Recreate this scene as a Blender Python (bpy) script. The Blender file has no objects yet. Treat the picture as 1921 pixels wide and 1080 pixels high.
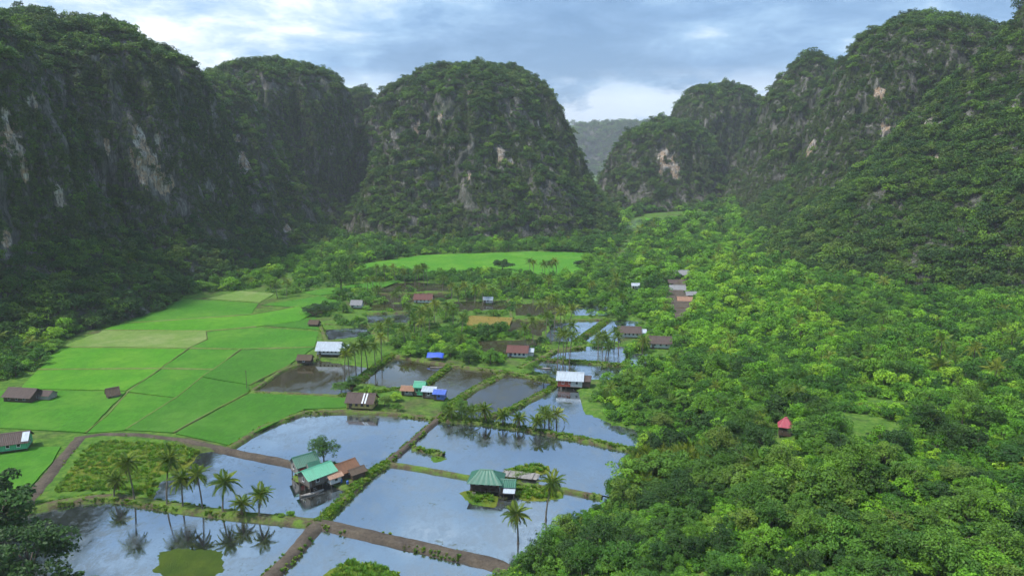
import bpy, math, random
import numpy as np
from mathutils import Vector, Matrix
from mathutils.bvhtree import BVHTree

SC = bpy.context.scene
COL = SC.collection
R = math.radians
rng = np.random.default_rng(11)
random.seed(5)

# ------------------------------------------------------------------ camera
CAM_H, PITCH, FPX = 75.0, R(10.6), 1281.0          # drone height in metres, downward tilt, focal length in photo pixels
cam = bpy.data.cameras.new('camera'); cam.sensor_width = 36.0; cam.lens = 24.0
cam.clip_start = 1.0; cam.clip_end = 30000.0
camo = bpy.data.objects.new('camera', cam); COL.objects.link(camo)
camo.location = (0, 0, CAM_H); camo.rotation_euler = (R(90) - PITCH, 0, 0)
SC.camera = camo

# ------------------------------------------------------------------ light, sky, exposure
SUN_EL, SUN_AZ = R(62), R(-112)       # azimuth from +Y (north) towards +X; the sun stands behind thin cloud on the left
sunl = bpy.data.lights.new('sun', 'SUN'); sunl.energy = 3.4; sunl.angle = R(6); sunl.color = (1.0, 0.96, 0.9)
suno = bpy.data.objects.new('sun', sunl); COL.objects.link(suno)
sd = Vector((math.sin(SUN_AZ)*math.cos(SUN_EL), math.cos(SUN_AZ)*math.cos(SUN_EL), math.sin(SUN_EL)))
suno.rotation_euler = sd.to_track_quat('Z', 'Y').to_euler(); suno.location = (-300, 200, 600)

W = bpy.data.worlds.new('World'); SC.world = W; W.use_nodes = True
def world_sky():
    nt = W.node_tree; n = nt.nodes; l = nt.links; n.clear()
    out = n.new('ShaderNodeOutputWorld'); bg = n.new('ShaderNodeBackground'); bg.inputs['Strength'].default_value = 0.1
    l.new(bg.outputs[0], out.inputs[0])
    sky = n.new('ShaderNodeTexSky'); sky.sky_type = 'NISHITA'; sky.sun_disc = False
    sky.sun_elevation = SUN_EL; sky.sun_rotation = SUN_AZ
    tc = n.new('ShaderNodeTexCoord'); sep = n.new('ShaderNodeSeparateXYZ'); l.new(tc.outputs['Generated'], sep.inputs[0])
    def math_(op, a, b=None):
        m = n.new('ShaderNodeMath'); m.operation = op
        for i, v in enumerate((a, b)):
            if v is None: continue
            if isinstance(v, (int, float)): m.inputs[i].default_value = v
            else: l.new(v, m.inputs[i])
        return m.outputs[0]
    z = math_('ADD', math_('ABSOLUTE', sep.outputs['Z']), 0.20)
    cx = math_('DIVIDE', sep.outputs['X'], z); cy = math_('DIVIDE', sep.outputs['Y'], z)
    cmb = n.new('ShaderNodeCombineXYZ'); l.new(cx, cmb.inputs[0]); l.new(cy, cmb.inputs[1])
    def noise(scale, detail, rough, dist, off, vec=None, sc=(1, 1, 1)):
        mp = n.new('ShaderNodeMapping'); mp.inputs['Location'].default_value = off; mp.inputs['Scale'].default_value = sc
        l.new(vec or cmb.outputs[0], mp.inputs[0])
        t = n.new('ShaderNodeTexNoise'); t.inputs['Scale'].default_value = scale; t.inputs['Detail'].default_value = detail
        t.inputs['Roughness'].default_value = rough; t.inputs['Distortion'].default_value = dist
        l.new(mp.outputs[0], t.inputs['Vector']); return t.outputs['Fac']
    def ramp(fac, stops):
        r = n.new('ShaderNodeValToRGB'); e = r.color_ramp.elements
        while len(e) < len(stops): e.new(0.5)
        for el, (p, c) in zip(e, stops): el.position = p; el.color = (*c, 1)
        l.new(fac, r.inputs[0]); return r.outputs[0]
    def mix(f, a, b, bt='MIX'):
        m = n.new('ShaderNodeMix'); m.data_type = 'RGBA'; m.blend_type = bt
        if isinstance(f, float): m.inputs[0].default_value = f
        else: l.new(f, m.inputs[0])
        for k, v in ((6, a), (7, b)):
            if isinstance(v, tuple): m.inputs[k].default_value = (*v, 1)
            else: l.new(v, m.inputs[k])
        return m.outputs[2]
    big = noise(0.75, 3, 0.5, 0.3, (3.1, 1.7, 0))
    fine = noise(2.6, 7, 0.64, 0.2, (7.3, 2.2, 0))
    f = math_('ADD', math_('MULTIPLY', big, 0.55), math_('MULTIPLY', fine, 0.45))
    cloud = ramp(f, [(0.38, (1.35, 2.75, 4.9)), (0.455, (2.05, 3.65, 6.0)), (0.51, (3.1, 4.95, 7.2)), (0.56, (5.2, 6.7, 8.3)), (0.63, (9.4, 10.0, 10.6))])
    # low cumulus bank along the horizon, seen in real direction space
    low = noise(6.5, 5, 0.6, 0.2, (0.2, 0.6, 0.35), tc.outputs['Generated'], (1, 1, 2.6))
    hmask = ramp(sep.outputs['Z'], [(0.0, (1, 1, 1)), (0.085, (1, 1, 1)), (0.125, (0, 0, 0)), (1.0, (0, 0, 0))])
    lowc = ramp(low, [(0.42, (0, 0, 0)), (0.52, (1, 1, 1))])
    lowm = mix(1.0, hmask, lowc, 'MULTIPLY')
    cover = ramp(big, [(0.34, (0.75, 0.75, 0.75)), (0.55, (0.97, 0.97, 0.97))])
    c = mix(cover, sky.outputs[0], cloud)
    c = mix(math_('MULTIPLY', lowm, 0.75), c, (7.6, 8.6, 9.8))
    l.new(c, bg.inputs['Color'])
world_sky()
W.cycles.sampling_method = 'MANUAL'; W.cycles.sample_map_resolution = 256

vs = SC.view_settings; vs.view_transform = 'Standard'; vs.look = 'None'; vs.gamma = 1.0; vs.use_curve_mapping = False
vs.exposure = 0.5
SC.render.engine = 'CYCLES'
cy = SC.cycles
cy.max_bounces = 5; cy.diffuse_bounces = 1; cy.glossy_bounces = 2; cy.transmission_bounces = 2; cy.transparent_max_bounces = 4
cy.volume_bounces = 0; cy.use_denoising = True; cy.caustics_reflective = False; cy.caustics_refractive = False
cy.use_adaptive_sampling = True; cy.adaptive_threshold = 0.03

# ------------------------------------------------------------------ geometry helpers
SP, CP = math.sin(PITCH), math.cos(PITCH)
def ray(px, py):
    u, v = (px - 960.5)/FPX, (540 - py)/FPX
    return np.array((u, CP + v*SP, -SP + v*CP))
def G(px, py, z=0.0):                 # the ground point that the survey photograph shows at a pixel
    d = ray(px, py); t = (z - CAM_H)/d[2]
    return np.array((d[0]*t, d[1]*t, z))
def to_px(p):
    x, y, z = p[..., 0], p[..., 1], p[..., 2] - CAM_H
    f = y*CP - z*SP; v = y*SP + z*CP
    f = np.where(np.abs(f) < 1e-3, 1e-3, f)
    return 960.5 + FPX*x/f, 540 - FPX*v/f, f

def _h(ix, iy, iz, s):
    n = (ix*374761393 + iy*668265263 + iz*2147483647 + s*1274126177) & 0xFFFFFFFF
    n = ((n ^ (n >> 13))*1274126177) & 0xFFFFFFFF
    n = ((n ^ (n >> 16))*2246822519) & 0xFFFFFFFF
    return ((n ^ (n >> 15)) & 0xFFFFFF)/float(0xFFFFFF)
def vnoise(p, seed=0):                # value noise, -1..1
    p = np.asarray(p, float); i = np.floor(p).astype(np.int64); f = p - i; f = f*f*(3 - 2*f)
    r = 0
    for dx in (0, 1):
        wx = f[..., 0] if dx else 1 - f[..., 0]
        for dy in (0, 1):
            wy = f[..., 1] if dy else 1 - f[..., 1]
            for dz in (0, 1):
                wz = f[..., 2] if dz else 1 - f[..., 2]
                r = r + wx*wy*wz*_h(i[..., 0] + dx, i[..., 1] + dy, i[..., 2] + dz, seed)
    return r*2 - 1
def fbm(p, o=4, seed=0, g=0.5):
    p = np.asarray(p, float); r = 0; a = 1.0; t = 0
    for k in range(o):
        r = r + a*vnoise(p*(2.03**k) + 17.3*k, seed + k*7); t += a; a *= g
    return r/t
def P3(x, y, z=0.0):
    x = np.asarray(x, float); return np.stack([x, np.asarray(y, float) + 0*x, np.asarray(z, float) + 0*x], -1)
def sstep(a, b, x):
    t = np.clip((x - a)/(b - a), 0, 1); return t*t*(3 - 2*t)
def inside(poly, x, y):
    poly = np.asarray(poly)[:, :2]; r = np.zeros(np.shape(x), bool); n = len(poly)
    for i in range(n):
        x0, y0 = poly[i]; x1, y1 = poly[(i + 1) % n]
        c = ((y0 > y) != (y1 > y))
        with np.errstate(divide='ignore', invalid='ignore'):
            r ^= c & (x < (x1 - x0)*(y - y0)/(y1 - y0) + x0)
    return r
def seg_dist(pts, x, y, closed=False):
    pts = np.asarray(pts)[:, :2]; d = np.full(np.shape(x), 1e9); n = len(pts)
    for i in range(n if closed else n - 1):
        a = pts[i]; b = pts[(i + 1) % n]; ab = b - a
        t = np.clip(((x - a[0])*ab[0] + (y - a[1])*ab[1])/max(ab@ab, 1e-9), 0, 1)
        d = np.minimum(d, np.hypot(x - a[0] - t*ab[0], y - a[1] - t*ab[1]))
    return d
def px_poly(pts, z=0.0): return np.array([G(a, b, z) for a, b in pts])

def mesh_np(name, v, faces, mats=(), smooth=False, mat_idx=None):
    """faces: (N,3) or (N,4) int array, or a list of lists"""
    m = bpy.data.meshes.new(name)
    v = np.asarray(v, np.float32)
    if isinstance(faces, np.ndarray):
        k = faces.shape[1]; nf = len(faces)
        m.vertices.add(len(v)); m.vertices.foreach_set('co', v.ravel())
        m.loops.add(nf*k); m.loops.foreach_set('vertex_index', faces.astype(np.int32).ravel())
        m.polygons.add(nf); m.polygons.foreach_set('loop_start', np.arange(0, nf*k, k, dtype=np.int32))
        m.polygons.foreach_set('loop_total', np.full(nf, k, np.int32))
        m.update(calc_edges=True)
    else:
        m.from_pydata([tuple(map(float, q)) for q in v], [], [tuple(map(int, f)) for f in faces]); m.update()
    for q in mats: m.materials.append(q)
    if smooth: m.polygons.foreach_set('use_smooth', np.ones(len(m.polygons), bool))
    if mat_idx is not None: m.polygons.foreach_set('material_index', np.asarray(mat_idx, np.int32))
    return m
def link(name, data, parent=None, loc=(0, 0, 0), rot=(0, 0, 0), scale=(1, 1, 1)):
    o = bpy.data.objects.new(name, data); COL.objects.link(o); o.parent = parent
    o.location = loc; o.rotation_euler = rot; o.scale = scale
    return o
def tag(o, label=None, cat=None, group=None, kind=None):
    if label: o['label'] = label
    if cat: o['category'] = cat
    if group: o['group'] = group
    if kind: o['kind'] = kind
    return o
def empty(name, loc, rz=0.0, scale=1.0):
    o = bpy.data.objects.new(name, None); COL.objects.link(o); o.empty_display_size = 0.5
    o.location = loc; o.rotation_euler = (0, 0, rz); o.scale = (scale,)*3
    return o

# ------------------------------------------------------------------ materials
MAT = {}
class NT:
    def __init__(s, name):
        s.m = bpy.data.materials.new(name); s.m.use_nodes = True; s.t = s.m.node_tree; s.n = s.t.nodes; s.l = s.t.links; s.n.clear()
        s.out = s.n.new('ShaderNodeOutputMaterial'); MAT[name] = s.m
    def put(s, node, key, v):
        if v is None: return
        if isinstance(v, (int, float)): node.inputs[key].default_value = v
        elif isinstance(v, tuple): node.inputs[key].default_value = (*v, 1) if len(v) == 3 and node.inputs[key].type == 'RGBA' else v
        else: s.l.new(v, node.inputs[key])
    def coord(s, kind='Object', scale=(1, 1, 1), rot=(0, 0, 0)):
        tc = s.n.new('ShaderNodeTexCoord'); mp = s.n.new('ShaderNodeMapping'); mp.inputs['Scale'].default_value = scale; mp.inputs['Rotation'].default_value = rot
        s.l.new(tc.outputs[kind], mp.inputs[0]); return mp.outputs[0]
    def pos(s, scale=(1, 1, 1), rot=(0, 0, 0)):
        g = s.n.new('ShaderNodeNewGeometry'); mp = s.n.new('ShaderNodeMapping'); mp.inputs['Scale'].default_value = scale; mp.inputs['Rotation'].default_value = rot
        s.l.new(g.outputs['Position'], mp.inputs[0]); return mp.outputs[0]
    def noise(s, vec, scale, detail=4, rough=0.55, dist=0.0):
        t = s.n.new('ShaderNodeTexNoise'); s.l.new(vec, t.inputs['Vector'])
        t.inputs['Scale'].default_value = scale; t.inputs['Detail'].default_value = detail; t.inputs['Roughness'].default_value = rough; t.inputs['Distortion'].default_value = dist
        return t.outputs['Fac']
    def ramp(s, fac, stops, interp='LINEAR'):
        r = s.n.new('ShaderNodeValToRGB'); e = r.color_ramp.elements; r.color_ramp.interpolation = interp
        while len(e) < len(stops): e.new(0.5)
        for el, (p, c) in zip(e, stops):
            el.position = p; el.color = (*((c,)*3 if isinstance(c, (int, float)) else c), 1)
        s.l.new(fac, r.inputs[0]); return r.outputs[0]
    def mix(s, f, a, b, bt='MIX'):
        m = s.n.new('ShaderNodeMix'); m.data_type = 'RGBA'; m.blend_type = bt
        s.put(m, 0, f)
        for k, v in ((6, a), (7, b)): s.put(m, k, v)
        return m.outputs[2]
    def math(s, op, a, b=None):
        m = s.n.new('ShaderNodeMath'); m.operation = op; s.put(m, 0, a); s.put(m, 1, b); return m.outputs[0]
    def attr(s, name, out='Fac'):
        a = s.n.new('ShaderNodeAttribute'); a.attribute_name = name; return a.outputs[out]
    def bump(s, h, strength=0.4, dist=0.1):
        b = s.n.new('ShaderNodeBump'); b.inputs['Strength'].default_value = strength; b.inputs['Distance'].default_value = dist
        s.l.new(h, b.inputs['Height']); return b.outputs[0]
    def bsdf(s, col, rough=0.8, normal=None, spec=0.3, metal=0.0):
        b = s.n.new('ShaderNodeBsdfPrincipled'); s.put(b, 'Base Color', col); s.put(b, 'Roughness', rough); s.put(b, 'Metallic', metal)
        b.inputs['Specular IOR Level'].default_value = spec
        if normal is not None: s.l.new(normal, b.inputs['Normal'])
        return b.outputs[0]
    def done(s, sh): s.l.new(sh, s.out.inputs[0]); return s.m

def leaf_material(name, stops=None, trans=0.22):
    t = NT(name); oi = t.n.new('ShaderNodeObjectInfo')
    base = t.ramp(oi.outputs['Random'], stops) if stops else oi.outputs['Color']
    tint = t.attr('tint')
    lo = t.mix(1.0, base, (0.62, 0.66, 0.6), 'MULTIPLY'); hi = t.mix(1.0, base, (1.55, 1.4, 1.15), 'MULTIPLY')
    c = t.mix(tint, lo, hi)
    d = t.bsdf(c, 0.55, None, 0.25)
    tr = t.n.new('ShaderNodeBsdfTranslucent'); t.l.new(c, tr.inputs[0])
    ms = t.n.new('ShaderNodeMixShader'); ms.inputs[0].default_value = trans
    t.l.new(d, ms.inputs[1]); t.l.new(tr.outputs[0], ms.inputs[2])
    return t.done(ms.outputs[0])
# species mix of the jungle: dark evergreen, mid green, olive, fresh green
leaf_material('jungle_leaf', [(0.0, (0.030, 0.078, 0.019)), (0.30, (0.044, 0.115, 0.020)), (0.55, (0.066, 0.15, 0.022)), (0.75, (0.095, 0.155, 0.029)), (0.9, (0.10, 0.22, 0.024)), (1.0, (0.15, 0.28, 0.029))])
leaf_material('cliff_leaf', [(0.0, (0.040, 0.070, 0.023)), (0.35, (0.056, 0.098, 0.026)), (0.7, (0.080, 0.122, 0.032)), (0.92, (0.090, 0.16, 0.030)), (1.0, (0.11, 0.22, 0.029))])
leaf_material('valley_leaf', [(0.0, (0.030, 0.095, 0.014)), (0.3, (0.046, 0.145, 0.017)), (0.6, (0.068, 0.19, 0.018)), (0.85, (0.095, 0.225, 0.022)), (1.0, (0.135, 0.30, 0.025))])
leaf_material('fresh_leaf', [(0.0, (0.065, 0.20, 0.016)), (0.4, (0.12, 0.31, 0.020)), (0.8, (0.19, 0.42, 0.026)), (1.0, (0.26, 0.46, 0.036))])
leaf_material('tree_leaf')
leaf_material('palm_leaf', [(0.0, (0.075, 0.155, 0.019)), (0.5, (0.115, 0.20, 0.024)), (1.0, (0.20, 0.26, 0.036))], 0.2)
leaf_material('grass_leaf', [(0.0, (0.085, 0.22, 0.020)), (0.5, (0.14, 0.31, 0.026)), (1.0, (0.24, 0.34, 0.05))], 0.35)

leaf_material('dry_leaf', [(0.0, (0.16, 0.11, 0.06)), (1.0, (0.24, 0.17, 0.10))], 0.15)
def m_bark():
    t = NT('bark'); v = t.coord('Object', (1, 1, 0.3)); n = t.noise(v, 9, 5)
    t.done(t.bsdf(t.ramp(n, [(0.3, (0.05, 0.038, 0.028)), (0.7, (0.17, 0.14, 0.11))]), 0.9, t.bump(n, 0.5, 0.03)))
    t = NT('palm_bark'); v = t.coord('Object', (0.3, 0.3, 1)); n = t.noise(v, 7, 3)
    t.done(t.bsdf(t.ramp(n, [(0.3, (0.10, 0.085, 0.065)), (0.7, (0.26, 0.23, 0.19))]), 0.9, t.bump(n, 0.4, 0.03)))
m_bark()
def m_rock():
    t = NT('karst_rock'); p = t.pos(); pv = t.pos((1, 1, 0.16))
    streak = t.noise(pv, 0.16, 7, 0.65, 0.6); big = t.noise(p, 0.035, 5, 0.6); fine = t.noise(pv, 0.9, 6, 0.6)
    grey = t.ramp(streak, [(0.30, (0.050, 0.048, 0.046)), (0.46, (0.12, 0.113, 0.105)), (0.60, (0.22, 0.205, 0.19)), (0.75, (0.36, 0.34, 0.32))])
    pale = t.mix(t.ramp(t.noise(t.pos((1, 1, 0.12)), 0.55, 5, 0.7, 0.8), [(0.36, 0.0), (0.46, 1.0)]), t.ramp(fine, [(0.3, (0.05, 0.05, 0.045)), (0.7, (0.13, 0.12, 0.105))]), t.ramp(t.noise(p, 0.13, 5, 0.6), [(0.36, (0.46, 0.43, 0.40)), (0.50, (0.34, 0.28, 0.22)), (0.58, (0.40, 0.27, 0.17)), (0.68, (0.50, 0.46, 0.42))]))
    crisp = t.ramp(t.noise(t.pos((1, 1, 0.22)), 1.1, 4, 0.75, 0.3), [(0.40, (0.42, 0.41, 0.40)), (0.52, (1, 1, 1)), (0.66, (1.35, 1.3, 1.22))])
    grey = t.mix(1.0, grey, crisp, 'MULTIPLY'); pale = t.mix(1.0, pale, crisp, 'MULTIPLY')
    moss = t.ramp(fine, [(0.3, (0.018, 0.034, 0.014)), (0.7, (0.05, 0.075, 0.028))])
    col = t.mix(t.ramp(t.math('ADD', t.math('MULTIPLY', big, 0.6), t.math('MULTIPLY', fine, 0.4)), [(0.45, 0.1), (0.62, 0.8)]), grey, moss)
    col = t.mix(t.ramp(t.math('ADD', t.attr('scar'), t.math('MULTIPLY', t.math('SUBTRACT', t.noise(t.pos((1, 1, 0.2)), 0.4, 5, 0.7, 0.5), 0.5), 1.5)), [(0.46, 0.0), (0.56, 1.0)]), col, pale)
    t.done(t.bsdf(col, 0.92, t.bump(t.math('ADD', streak, t.math('MULTIPLY', fine, 0.4)), 0.9, 2.5), 0.15))
m_rock()
def m_ground():
    t = NT('ground_soil'); p = t.pos(); a = t.noise(p, 0.05, 6, 0.6); b = t.noise(p, 0.6, 5, 0.65); c = t.noise(p, 3.0, 3)
    grass = t.ramp(b, [(0.3, (0.035, 0.085, 0.016)), (0.5, (0.075, 0.16, 0.022)), (0.72, (0.15, 0.22, 0.04))])
    soil = t.ramp(b, [(0.3, (0.045, 0.036, 0.025)), (0.7, (0.12, 0.095, 0.06))])
    t.done(t.bsdf(t.mix(t.ramp(a, [(0.5, 1.0), (0.68, 0.2)]), soil, grass), 0.95, t.bump(t.math('ADD', b, t.math('MULTIPLY', c, 0.4)), 0.6, 0.3), 0.1))
    t = NT('earth_path'); p = t.pos(); a = t.noise(p, 0.35, 6, 0.6); b = t.noise(p, 2.2, 5, 0.65)
    t.done(t.bsdf(t.mix(t.ramp(a, [(0.35, 0.0), (0.7, 1.0)]), t.ramp(b, [(0.3, (0.042, 0.033, 0.028)), (0.7, (0.10, 0.082, 0.066))]), t.ramp(b, [(0.3, (0.075, 0.060, 0.044)), (0.7, (0.165, 0.135, 0.10))])), 0.95, t.bump(b, 0.6, 0.15), 0.1))
    t = NT('dike_earth'); p = t.pos(); a = t.noise(p, 0.4, 6, 0.65); b = t.noise(p, 2.5, 5, 0.65)
    t.done(t.bsdf(t.mix(t.ramp(a, [(0.40, 0.0), (0.58, 1.0)]), t.ramp(b, [(0.3, (0.05, 0.04, 0.026)), (0.7, (0.15, 0.12, 0.075))]), t.ramp(b, [(0.3, (0.065, 0.13, 0.02)), (0.7, (0.15, 0.22, 0.04))])), 0.95, t.bump(b, 0.7, 0.2), 0.1))
    t = NT('mud_bed'); p = t.pos(); b = t.noise(p, 0.8, 4)
    t.done(t.bsdf(t.ramp(b, [(0.3, (0.04, 0.032, 0.02)), (0.7, (0.09, 0.07, 0.045))]), 0.9))
    t = NT('bog_grass'); p = t.pos(); a = t.noise(p, 0.09, 5, 0.6); b = t.noise(p, 1.6, 5, 0.7)
    t.done(t.bsdf(t.mix(t.ramp(a, [(0.4, 0.0), (0.6, 1.0)]), t.ramp(b, [(0.3, (0.04, 0.085, 0.012)), (0.7, (0.09, 0.19, 0.02))]), t.ramp(b, [(0.3, (0.10, 0.12, 0.012)), (0.7, (0.19, 0.20, 0.03))])), 0.95, t.bump(b, 0.8, 0.3), 0.1))
m_ground()
def m_rice(name, lo, hi, pale):
    t = NT(name); p = t.pos(); a = t.noise(p, 0.045, 5, 0.6, 0.4); b = t.noise(p, 0.9, 5, 0.7); c = t.noise(p, 5.0, 2)
    r = t.noise(t.pos((1, 0.22, 1), (0, 0, 0.5)), 1.3, 3)
    col = t.mix(t.ramp(t.math('ADD', t.math('MULTIPLY', b, 0.6), t.math('MULTIPLY', r, 0.4)), [(0.36, 0.0), (0.64, 1.0)]), lo, hi)
    col = t.mix(t.ramp(a, [(0.44, 0.0), (0.68, 0.75)]), col, pale)
    m2 = t.noise(p, 0.22, 4, 0.65, 0.6)
    col = t.mix(t.ramp(m2, [(0.40, 0.5), (0.55, 0.0)]), col, lo)
    t.done(t.bsdf(col, 0.8, t.bump(t.math('ADD', b, c), 0.7, 0.25), 0.15))
m_rice('rice_fresh', (0.042, 0.150, 0.012), (0.072, 0.235, 0.016), (0.11, 0.25, 0.025))
m_rice('rice_deep', (0.038, 0.130, 0.012), (0.060, 0.195, 0.016), (0.085, 0.21, 0.025))
m_rice('rice_bright', (0.052, 0.185, 0.012), (0.088, 0.28, 0.014), (0.14, 0.30, 0.025))
m_rice('rice_pale', (0.10, 0.20, 0.03), (0.18, 0.27, 0.06), (0.26, 0.29, 0.12))
m_rice('rice_ripe', (0.18, 0.14, 0.03), (0.27, 0.20, 0.05), (0.16, 0.15, 0.03))
m_rice('bund_grass', (0.10, 0.16, 0.03), (0.19, 0.23, 0.06), (0.2, 0.2, 0.09))
m_rice('pond_weed', (0.028, 0.055, 0.006), (0.055, 0.095, 0.009), (0.085, 0.11, 0.012))
def m_water(name, body, film, lo, hi, refl=0.5, weed=0.60, fk=1.0):
    t = NT(name); p = t.pos(); a = t.noise(p, 0.055, 6, 0.62, 1.2); f = t.noise(t.pos((1, 0.55, 1), (0, 0, 0.6)), 0.55, 6, 0.68, 0.8)
    g2 = t.noise(p, 1.6, 4, 0.75, 0.5)
    fm = t.ramp(t.math('ADD', t.math('ADD', t.math('MULTIPLY', a, 0.5), t.math('MULTIPLY', f, 0.34)), t.math('MULTIPLY', g2, 0.16)), [(lo, 0.0), ((lo + hi)/2, 0.45), (hi, 1.0)])
    w = t.n.new('ShaderNodeTexNoise'); t.l.new(p, w.inputs['Vector']); w.inputs['Scale'].default_value = 0.9; w.inputs['Detail'].default_value = 3
    bm = t.bump(w.outputs['Fac'], 0.10, 0.05)
    wm = t.ramp(t.math('ADD', t.math('MULTIPLY', t.noise(p, 0.11, 3, 0.6), 0.45), t.math('MULTIPLY', t.noise(p, 0.9, 5, 0.75, 0.4), 0.55)), [(weed, 0.0), (weed + 0.05, 1.0)])
    d = t.bsdf(t.mix(wm, t.mix(fm, body, film), (0.062, 0.075, 0.022)), 0.6, None, 0.0)
    g = t.n.new('ShaderNodeBsdfGlossy'); g.inputs['Color'].default_value = (0.95, 0.97, 1.0, 1); t.put(g, 'Roughness', t.math('ADD', t.math('MULTIPLY', fm, 0.22), 0.025)); t.l.new(bm, g.inputs['Normal'])
    fr = t.n.new('ShaderNodeFresnel'); fr.inputs['IOR'].default_value = 1.36
    fac = t.math('MINIMUM', t.math('ADD', t.math('MULTIPLY', fr.outputs[0], fk), t.math('SUBTRACT', refl, t.math('MULTIPLY', fm, 0.16 if refl > 0.2 else 0.03))), 0.95)
    fac = t.math('MULTIPLY', fac, t.math('SUBTRACT', 1.0, t.math('MULTIPLY', wm, 0.7)))
    ms = t.n.new('ShaderNodeMixShader'); t.put(ms, 0, fac); t.l.new(d, ms.inputs[1]); t.l.new(g.outputs[0], ms.inputs[2])
    t.done(ms.outputs[0])
m_water('pond_water', (0.022, 0.026, 0.023), (0.072, 0.082, 0.080), 0.45, 0.58, 0.56, 0.60)
m_water('murky_water', (0.042, 0.037, 0.018), (0.066, 0.060, 0.034), 0.46, 0.62, 0.16, 0.58, 0.9)
m_water('milky_water', (0.030, 0.036, 0.035), (0.088, 0.098, 0.096), 0.44, 0.57, 0.56, 0.585)
def m_sheet(name, col, rust=(0.16, 0.07, 0.03), amt=0.35, rough=0.45, metal=0.0):
    t = NT(name); v = t.coord('Object'); n = t.noise(v, 0.9, 6, 0.65); n2 = t.noise(t.coord('Object', (3.0, 0.3, 0.3)), 1.6, 4)
    c = t.mix(t.math('MULTIPLY', t.ramp(n, [(0.50, 0.0), (0.72, 1.0)]), amt), col, rust)
    c = t.mix(t.ramp(n2, [(0.35, 0.42), (0.62, 0.0)]), c, tuple(x*0.45 for x in col))
    t.done(t.bsdf(c, rough, None, 0.4, metal))
m_sheet('roof_light_green', (0.10, 0.40, 0.25), (0.12, 0.30, 0.2), 0.3)
m_sheet('roof_dark_green', (0.05, 0.17, 0.115), (0.07, 0.10, 0.07), 0.4)
m_sheet('roof_rust', (0.22, 0.105, 0.055), (0.11, 0.055, 0.035), 0.7, 0.7)
m_sheet('roof_metal', (0.46, 0.52, 0.58), (0.25, 0.2, 0.17), 0.25, 0.4)
m_sheet('roof_grey', (0.25, 0.25, 0.26), (0.16, 0.11, 0.09), 0.5, 0.55)
m_sheet('roof_brown', (0.10, 0.068, 0.058), (0.055, 0.042, 0.036), 0.6, 0.7)
m_sheet('roof_maroon', (0.15, 0.06, 0.05), (0.07, 0.045, 0.04), 0.5, 0.7)
m_sheet('roof_blue', (0.09, 0.16, 0.55), (0.12, 0.15, 0.35), 0.3)
m_sheet('roof_red', (0.44, 0.07, 0.10), (0.30, 0.07, 0.08), 0.4)
m_sheet('roof_orange', (0.33, 0.18, 0.11), (0.25, 0.11, 0.06), 0.6)
m_sheet('thatch', (0.115, 0.082, 0.058), (0.06, 0.045, 0.035), 0.6, 0.95)
m_sheet('tarp_blue', (0.05, 0.12, 0.62), (0.05, 0.09, 0.4), 0.3, 0.5)
m_sheet('tarp_red', (0.55, 0.05, 0.04), (0.35, 0.04, 0.03), 0.4, 0.6)
m_sheet('paint_white', (0.72, 0.73, 0.74), (0.42, 0.38, 0.33), 0.35, 0.7)
m_sheet('paint_yellow', (0.58, 0.48, 0.16), (0.4, 0.32, 0.15), 0.4, 0.7)
m_sheet('paint_red', (0.42, 0.09, 0.06), (0.28, 0.1, 0.07), 0.4, 0.7)
m_sheet('paint_teal', (0.10, 0.46, 0.24), (0.1, 0.3, 0.18), 0.3, 0.7)
m_sheet('plastic_orange', (0.75, 0.13, 0.05), (0.6, 0.1, 0.05), 0.2, 0.4)
m_sheet('plastic_blue', (0.06, 0.14, 0.42), (0.05, 0.1, 0.3), 0.2, 0.4)
m_sheet('plank_grey', (0.20, 0.185, 0.17), (0.10, 0.085, 0.07), 0.6, 0.9)
m_sheet('plank_brown', (0.11, 0.078, 0.056), (0.06, 0.045, 0.035), 0.6, 0.9)
m_sheet('plank_pale', (0.34, 0.32, 0.30), (0.2, 0.18, 0.16), 0.5, 0.9)
m_sheet('post_wood', (0.15, 0.125, 0.10), (0.07, 0.06, 0.05), 0.6, 0.9)
m_sheet('dark_glass', (0.03, 0.035, 0.04), (0.03, 0.03, 0.03), 0.1, 0.15)
m_sheet('limestone', (0.30, 0.29, 0.27), (0.14, 0.135, 0.12), 0.7, 0.95)
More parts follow.
